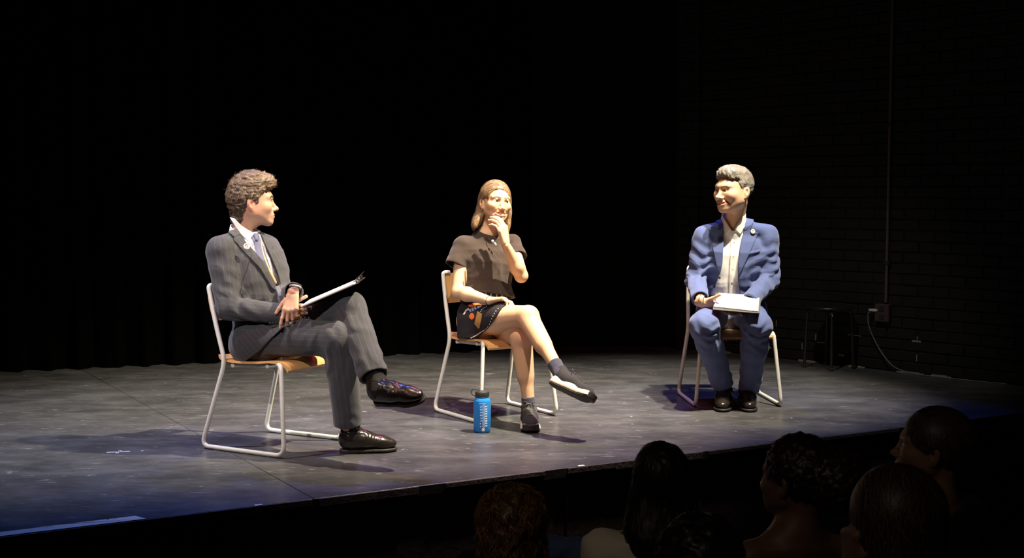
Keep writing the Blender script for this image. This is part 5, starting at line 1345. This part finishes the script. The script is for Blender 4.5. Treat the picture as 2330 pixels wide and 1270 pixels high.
    for pts in ([(1642, 488), (1648, 498), (1663, 521), (1652, 534), (1643, 520)], [(1697, 480), (1686, 496), (1671, 521), (1685, 534), (1698, 510)]):
        sdf_obj('collar', [(patch(base_s, poly_px(pts), -.001, .007, fr), slo, shi, .0025)], M['shirt_white'], sh)
    sdf_obj('placket', [(patch(shirt, poly_px([(1664, 524), (1671, 524), (1666, 670), (1658, 670)]), -.001, .0065, fr), slo, shi, .0025)], M['shirt_white'], sh)
    for y in (548, 578, 608, 638): 
        q = at(1668-(y-524)*.04, y, 7.40); ii = np.stack([q+fwd*t for t in np.linspace(-.02, .12, 120)]).astype(F32); dd = shirt(ii); q = ii[np.argmax(dd > .006)]
        mb = MB(); mb.lathe([(0, 0), (.0052, 0), (.0055, .0015), (0, .002)], 12, q, frame_up(fwd, (0, 0, 1)).T, False, False); mb.build('shirt_button', M['badge'], sh)
    # jacket
    jst = [(-.15, .190, .150, .0), (-.05, .182, .142, .0), (.08, .172, .134, .004), (.18, .170, .130, .006), (.30, .190, .130, .006), (.38, .188, .120, .002), (.44, .150, .098, -.006), (.475, .108, .082, -.014), (.50, .083, .072, -.018)]
    def mk():
        J = Sh(); J.add(loft(hip, TR, jst, 2.3, -.17, .51)); J.add(cap(sho+up*.045, Rs+up*.040+rt*.012, .058, .040), .02).add(cap(sho+up*.045, Ls+up*.040-rt*.012, .058, .040), .02); return J
    J0 = mk(); J = mk()
    for s_, e_, w_ in ((Rs, Re, Rw), (Ls, Le, Lw)):
        wd = unit(w_-e_); G = Sh(); G.add(cap(e_, w_+wd*.03, .059, .047)); G.cut(plane(w_-wd*.010, wd), .003); G.sub(cap(w_-wd*.06, w_+wd*.06, .039, .041), .002)
        G2 = Sh(); G2.add(cap(s_, e_, .067, .060)).add(G, .015); J.add(G2, .02)
    J.disp(wrinkle(Re+V3(.0, -.05, .05), (.35, 0, 1), .13, .013, .042, 61)); J.disp(wrinkle(Le+V3(-.01, -.05, .05), (-.5, 0, 1), .14, .014, .042, 62)); J.disp(wrinkle(hip+rt*-.12+fwd*.10+up*.15, (.6, 0, 1), .11, .009, .06, 63)); J.disp(wrinkle(Rs+V3(0, -.05, -.08), (.3, 0, 1), .09, .007, .05, 65)); J.disp(wrinkle(Ls+V3(0, -.05, -.08), (-.3, 0, 1), .09, .007, .05, 66)); J.disp(lumps(.0018, .15, 64))
    J.sub(cap(nb-up*.03, nb+up*.2, .070, .078), .004)
    J.sub(poly3(poly_px([(1645, 498), (1647, 520), (1646, 560), (1643, 600), (1632, 640), (1612, 676), (1612, 720), (1700, 720), (1684, 668), (1679, 640), (1679, 600), (1684, 560), (1691, 520), (1698, 488), (1690, 480), (1650, 485)]), plane(hip-fwd*.0, -fwd)), .003)
    J.sub(cap(Rh+fwd*.02, Rk, .088, .085), .006); J.sub(cap(Lh+fwd*.02, Lk, .088, .085), .006)
    jlo, jhi = bbox([hip, sho, Rs, Ls, Re, Rw, Le, Lw], .17)
    jk = sdf_obj('jacket', [(J, jlo, jhi, .004)], M['blue_suit'], root)
    def lp(name, pts, t1=.009, par=jk, lab=None): return sdf_obj(name, [(patch(J0, poly_px(pts), -.001, t1, fr), jlo, jhi, .003)], M['blue_suit'], par, label=lab)
    lp('lapel', [(1645, 506), (1634, 502), (1612, 519), (1616, 530), (1618, 548), (1632, 612), (1638, 628), (1644, 600), (1647, 545)])
    lp('lapel', [(1699, 510), (1715, 505), (1706, 524), (1726, 530), (1704, 580), (1681, 630), (1680, 600), (1686, 555), (1693, 525)])
    lp('lapel_collar', [(1700, 484), (1716, 494), (1714, 508), (1698, 524), (1692, 526)], .011)
    lp('lapel_collar', [(1644, 484), (1626, 492), (1630, 506), (1645, 520)], .011)
    lp('breast_pocket', [(1703, 574), (1729, 567), (1730, 573), (1704, 580)], .006)
    button_badge(jk, surf_pt(J0, 1713, 527, 7.45, .010), (.25, -.95, .2), .0150, 'round pale pin badge on the lapel')
    for y, x in ((632, 1641), (652, 1629)):
        mb = MB(); mb.lathe([(0, 0), (.007, 0), (.0074, .002), (.004, .0035), (0, .003)], 14, surf_pt(J0, x-4, y, 7.45, .004), frame_up(fwd, (0, 0, 1)).T, False, False); mb.build('jacket_button', M['dark_plastic'], jk)
    # trousers
    T = Sh(); T.add(cap(Rh, Lh, .12, .12))
    for k, (h_, k_, a_) in enumerate(((Rh, Rk, Ra), (Lh, Lk, La))):
        s_ = unit(a_-k_); G = Sh(); G.add(cap(h_, k_, .100, .082)); G.add(cap(k_, k_+s_*.14, .080, .073), .02); G.add(cap(k_+s_*.14, a_, .073, .060), .03)
        G.add(ell(k_+fwd*.02+up*.005, (.074, .06, .066)), .02)
        G.disp(wrinkle(k_+V3(.03*(1 if k == 0 else -1), -.04, -.045), (.25*(1 if k == 0 else -1), 0, 1), .09, .014, .038, 71+k)); G.disp(wrinkle(a_-s_*.07, (.3, 0, 1), .10, .010, .045, 73+k)); G.disp(lumps(.002, .13, 75+k))
        hm = .055 if k == 0 else .030; G.cut((lambda a_, s_, hm=hm: lambda P: np.where(((P-a_)**2).sum(1) < .16**2, (P-(a_-s_*hm)) @ s_, -1).astype(F32))(a_, s_)); G.sub(cap(a_-s_*.09, a_+s_*.2, .050, .053), .003)
        T.add(G, .02)
    tlo, thi = bbox([Rh, Lh, Rk, Lk, Ra, La], .15); sdf_obj('trousers', [(T, tlo, thi, .0045)], M['blue_suit'], root)
    for a_, tx in ((Ra, ground(1643, 938)), (La, ground(1706, 940))):
        hl = V3(a_[0]+(.012 if a_ is Ra else -.004), a_[1]+.060, 0); td = unit(V3(tx[0], tx[1], 0)-hl); boot(root, hl, td, (0, 0, 1), a_, .285, shaft_up=(-.12 if a_ is Ra else .05, -.10, 1), shaft=.21)
    # bracelets
    def ring(c, ax, r, t, m, nm):
        X = unit(np.cross(ax, (.1, .2, 1))); Yv = np.cross(unit(ax), X); mb = MB(); mb.tube([np.array(c)+X*r*math.cos(a)+Yv*r*.9*math.sin(a) for a in np.linspace(0, 2*PI, 29)[:-1]], t, 6, closed=True); return mb.build(nm, M[m], root)
    hd = unit((.90, -.36, -.10)); ring(Rw+hd*.022, hd, .0315, .0018, 'dark_cord', 'bracelet'); ring(Rw-hd*.004, hd+V3(0, 0, -.1), .0330, .0026, 'brass', 'bracelet')
    return root
def surf_pt(g, px, py, Y0, up_=0.0):
    Ys = np.linspace(Y0, Y0-.35, 500); Q = np.stack([at(px, py, y) for y in Ys]).astype(F32); d = g(Q); i = np.nonzero(d < up_)[0]
    return Q[i[-1]].astype(float) if len(i) else Q[0].astype(float)
def papers():
    c = [at(1622, 703, 7.05), at(1729, 712, 6.99), at(1727, 669, 7.25), at(1637, 671, 7.27)]
    root = empty('folder', tuple(c[0]), 'dark grey folder with white paper on the lap of the man in blue', 'folder')
    o = c[0]; x = unit(c[1]-c[0]); y = unit((c[3]+c[2])/2-(c[0]+c[1])/2); z = unit(np.cross(x, y)); z = z if z[2] > 0 else -z; y = np.cross(z, x); A = np.stack([x, y, z], 0); L = np.linalg.norm(c[1]-c[0]); D = np.linalg.norm((c[3]+c[2])/2-(c[0]+c[1])/2)
    mb = MB(); mb.box((0, -.004, -.006), (L, D, 0), A, o, .0015); mb.build('cover', mat('folder_grey', (.09, .09, .085), .5), root, smooth=False)
    mb = MB(); mb.prism([(.004, .022), (L-.010, .006), (L-.010, D-.010), (.020, D-.022)], o+z*.0008, x, y, z, .006); mb.build('paper_stack', M['white_paper'], root, smooth=False)

# ================================================================ audience in the dark, seen from behind
M['aud_skin'] = mat('aud_skin', (.30, .16, .10), .55, spec=.3)
M['seat_cloth'] = mat('seat_cloth', (.010, .010, .012), .9)
FLZ = -.75
def seat(x, y, ang, label):
    f = V3(math.sin(ang), math.cos(ang), 0); r = V3(f[1], -f[0], 0); c = V3(x, y, FLZ); A = np.stack([r, f, V3(0, 0, 1)], 0)
    root = empty('theatre_seat', (x, y, FLZ), label, 'seat', 'dark seats of the audience')
    mb = MB(); mb.box((-.20, -.20, .38), (.20, .25, .46), A, c, .02); mb.build('cushion', M['seat_cloth'], root, smooth=False)
    mb = MB(); mb.box((-.20, -.28, .42), (.20, -.21, .88), A, c, .03); mb.build('backrest', M['seat_cloth'], root, smooth=False)
    for s in (-1, 1):
        mb = MB(); mb.box((s*.185-.015, -.2, 0), (s*.185+.015, .18, .40), A, c, .006); mb.build('leg', M['black_metal'], root, smooth=False)
def viewer(px, py, Y, label, yaw=0.0, hs=1.0, hair='short', hcol=((.03, .02, .012), (.10, .06, .03)), top=(.02, .02, .022), skin=(.34, .19, .12), tilt=(0, 0), sleeves=True, seed=0, scale=1.0, lean=0.0, hand=False, n=2600):
    """px,py: centre of the head"""
    ho = at(px, py, Y); f = V3(math.sin(yaw), math.cos(yaw), tilt[0]); HR = frame(f, (tilt[1], 0, 1)); s = hs
    bf = V3(math.sin(yaw*.3), math.cos(yaw*.3), 0); br = V3(bf[1], -bf[0], 0)
    nb = ho+V3(0, -.01, -.165*s)+br*lean*.3; sho = nb+V3(0, 0, -.055); hip = V3(nb[0]+br[0]*lean, nb[1]-.04, FLZ+.50)
    root = empty('person', (hip[0], hip[1], FLZ), label, 'person')
    seat(hip[0], hip[1], yaw*.3, 'dark seat under the ' + label.replace('audience member', 'viewer'))
    H = head_sdf(nose=1.0); B = Sh(); B.add(xf(H, ho, HR, s)); B.add(cap(ho+HR@V3(0, -.03, -.06)*s, nb, .052, .055), .02)
    Rs, Ls = sho+br*.155*scale, sho-br*.155*scale; B.add(cap(nb, Rs, .05, .045), .06).add(cap(nb, Ls, .05, .045), .06)
    TR = frame_up(sho-hip, bf)
    L = float(np.linalg.norm(sho-hip)); B.add(loft(hip, TR, [(-.1, .15, .11, 0), (L*.5, .13, .10, 0), (L*.85, .15, .10, 0), (L, .11, .07, 0)], 2.3, -.1, L+.02), .04)
    kn = [hip+bf*.42+br*.10*q+V3(0, 0, .0) for q in (-1, 1)]; ft = [k+bf*.03+V3(0, 0, -.44) for k in kn]
    for q, k, t in zip((-1, 1), kn, ft): B.add(cap(hip+br*.09*q, k, .08, .058), .04).add(cap(k, t, .055, .04), .02).add(cap(t, t+bf*.15+V3(0, 0, -.02), .04, .032), .02)
    el = [Ls+V3(0, .04, -.28), Rs+V3(0, .04, -.28)]; wr = [el[0]+bf*.22-br*-.08+V3(0, 0, -.02), el[1]+bf*.22-br*.08+V3(0, 0, -.02)]
    if hand: el[0] = Ls+bf*.16+V3(-.02, 0, -.24); wr[0] = at(1948, 1262, Y-.02)+V3(-.01, 0, -.03)
    tips = []
    for q, (s_, e_, w_) in enumerate(((Ls, el[0], wr[0]), (Rs, el[1], wr[1]))):
        B.add(cap(s_, e_, .045, .037), .03).add(cap(e_, w_, .037, .026), .02)
        d = unit(w_-e_) if not (hand and q == 0) else V3(-.05, -.05, 1)
        hg, _ = hand_sdf(w_, d, (0, 0, -1) if not (hand and q == 0) else (1, .25, 0), br*(1 if q == 0 else -1) if not (hand and q == 0) else (0, -1, 0), .95, {'*': (22, 28, 16)} if not (hand and q == 0) else {'*': (60, 70, 40)}); B.add(hg, .004)
    lo, hi = bbox([ho+.17, ho-.17, Rs, Ls, *el, *wr, *kn, *ft, hip], .13)
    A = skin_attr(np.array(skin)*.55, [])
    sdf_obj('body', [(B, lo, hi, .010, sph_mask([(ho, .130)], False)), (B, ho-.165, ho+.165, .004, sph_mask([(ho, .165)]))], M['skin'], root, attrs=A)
    for q in (-1, 1): eye_obj(root, HR, ho, s, q, (0, 1, 0))
    T = Sh(); T.add(loft(hip, TR, [(-.1, .175, .14, 0), (L*.5, .16, .13, 0), (L*.85, .175*scale, .125, 0), (L, .14*scale, .09, 0)], 2.3, -.1, L+.04)); T.add(cap(sho, Rs, .068, .062), .05).add(cap(sho, Ls, .068, .062), .05)
    if sleeves:
        for s_, e_ in ((Rs, el[1]), (Ls, el[0])): T.add(cap(s_, s_+(e_-s_)*.5, .060, .055), .03)
    else: T.cut(lambda P: (np.abs((P-sho) @ br)-.125).astype(F32), .02); T.cut(plane(sho+V3(0, 0, -.09), (0, 0, 1)), .01)
    T.sub(cap(nb-V3(0, 0, .03), nb+V3(0, 0, .2), .078, .10), .005); T.disp(lumps(.004, .14, seed))
    tl, th = bbox([hip, Rs, Ls, sho, el[0], el[1]], .15)
    tp = sdf_obj('top', [(T, tl, th, .009)], mat('top_cloth', top, .9, bump=(300, .3)), root)
    pt = Sh(); pt.add(cap(hip-br*.08, hip+br*.08, .12, .12))
    for q, k, t in zip((-1, 1), kn, ft): pt.add(cap(hip+br*.09*q, k, .098, .075), .04).add(cap(k, t+V3(0, 0, .05), .072, .058), .02)
    sdf_obj('trousers', [(pt, *bbox([hip, *kn, *ft], .13), .012)], M['seat_cloth'], root)
    hb = Sh(); hb.add(ell((0, -.016, .032), (.086, .108, .100))); hb.sub(ell((0, .140, -.03), (.070, .088, .105)), .01)
    hb.cut(lambda q: np.where(q[:, 1] > -.04, -.02-q[:, 2], -.075-q[:, 2]).astype(F32) if hair == 'short' else np.where(q[:, 1] > -.01, -.04-q[:, 2], -1).astype(F32), .01)
    ln, lf, cu = .03, .006, .2
    if hair == 'long':
        hb.add(cap((0, -.055, -.03), (0, -.085, -.16), .080, .105, (0, 1, 0), .5), .03).add(cap((.055, -.03, -.02), (.085, -.06, -.15), .042, .045), .03).add(cap((-.055, -.03, -.02), (-.080, -.06, -.13), .042, .04), .03); hb.disp(lumps(.003, .05, 5, 6, (2, 2, .2))); ln, lf, cu = .09, .005, .06
    if hair == 'bob': hb.add(cap((0, -.03, .03), (0, -.04, -.06), .100, .095), .04); ln, lf, cu = .05, .012, .3
    if hair == 'puff': hb.add(ell((.03, -.120, .02), (.088, .085, .090)), .02); hb.disp(lumps(.004, .03, 9)); ln, lf, cu = .03, .014, .8
    if hair == 'curly': hb.add(cap((0, -.03, .03), (0, -.04, -.07), .100, .100), .04); hb.disp(lumps(.006, .05, 9)); ln, lf, cu = .045, .012, .9
    def flow(P, N):
        q = (P-ho) @ HR; f = np.zeros_like(q); top_ = np.clip((q[:, 2]-.03)/.07, 0, 1); f[:, 2] = -1+.6*top_; f[:, 1] = -.9*top_-.1; f[:, 0] = .6*np.sign(q[:, 0])*top_; return f @ HR.T
    hair_obj('hair', xf(hb, ho, HR, s), ho-.34, ho+.20, .006, root, M['hair'], hcol[0], [dict(n=n, length=ln, width=.0016, flow=flow, lift=lf, seed=seed, curl=cu, colf=colvar(*hcol, .3))])
    return root, ho, HR, tp, dict(sho=sho, Rs=Rs, Ls=Ls, T=T, tl=tl, th=th, br=br, bf=bf)
def audience():
    viewer(1166, 1205, 3.30, 'audience member with curly brown hair, leftmost of the dark heads', .1, .90, 'curly', ((.07, .032, .012), (.40, .20, .07)), seed=81)
    r, ho, HR, tp, q = viewer(1503, 1098, 3.75, 'audience member with long dark hair and white printed T-shirt', .05, .95, 'long', ((.008, .006, .005), (.03, .022, .016)), top=(.80, .74, .62), skin=(.42, .22, .11), seed=82, scale=1.1)
    for k in range(6):
        y = 1188+k*13; sdf_obj('shirt_print', [(patch(q['T'], poly_px([(1438+k*2, y), (1480, y-4), (1500, y-6), (1500, y-1), (1480, y+2), (1440+k*2, y+5)]), -.002, .004, lambda P: (P[:, 1]-ho[1]-.02).astype(F32)), q['tl'], q['th'], .004)], M['board'], tp, it=0)
    r, ho, HR, tp, q = viewer(1812, 1090, 3.75, 'audience member with a big hair puff, bare shoulder and stud earring', -.70, 1.06, 'puff', ((.012, .006, .004), (.10, .022, .014)), skin=(.30, .15, .10), top=(.012, .012, .013), sleeves=False, seed=83, tilt=(.05, 0), scale=.95)
    mb = MB(); mb.lathe([(.0004, -.004), (.0042, 0), (.0004, .004)], 10, ho+HR@V3(-.083, -.004, -.045)); mb.build('earring', M['chrome'], r)
    viewer(2030, 1190, 2.86, 'audience member with brown hair, cheek resting on one hand', -.25, 1.0, 'bob', ((.03, .016, .008), (.12, .065, .03)), seed=84, hand=True, scale=.95)
    viewer(2122, 1020, 4.10, 'audience member at far right, pale face turned left', -1.15, 1.08, 'short', ((.05, .03, .02), (.12, .08, .05)), skin=(.50, .27, .17), seed=85, tilt=(.12, 0), top=(.015, .015, .016), scale=.95)
    viewer(1588, 1290, 2.95, 'audience member with short black hair, nearest head', .0, .95, 'curly', ((.004, .003, .003), (.015, .010, .008)), seed=86)
    sx, sy = .20, 4.12; seat(sx, sy, 0, 'empty dark theatre seat with a blue denim jacket over its back')
    D = Sh(); tp_ = FLZ+.885; D.add(rbox((sx+.14, sy-.245, tp_-.10), (.085, .052, .13), .03)); D.add(cap((sx+.07, sy-.245, tp_+.005), (sx+.20, sy-.245, tp_-.03), .034, .03), .03); D.add(cap((sx+.21, sy-.26, tp_-.05), (sx+.23, sy-.27, tp_-.30), .035, .04), .03)
    D.disp(wrinkle((sx+.17, sy-.3, tp_-.05), (1, 0, .3), .15, .008, .05, 90)); D.sub(rbox((sx, sy-.245, FLZ+.65), (.202, .037, .232), .03), .002)
    sdf_obj('denim_jacket', [(D, V3(sx-.05, sy-.4, FLZ+.5), V3(sx+.4, sy-.1, FLZ+1.0), .005)], mat('denim', (.07, .12, .26), .9, bump=(400, .4)), None, label='blue denim jacket hung over the back of an empty seat', category='jacket')
man_grey(); clipboard()
woman()
man_blue(); papers()
audience()
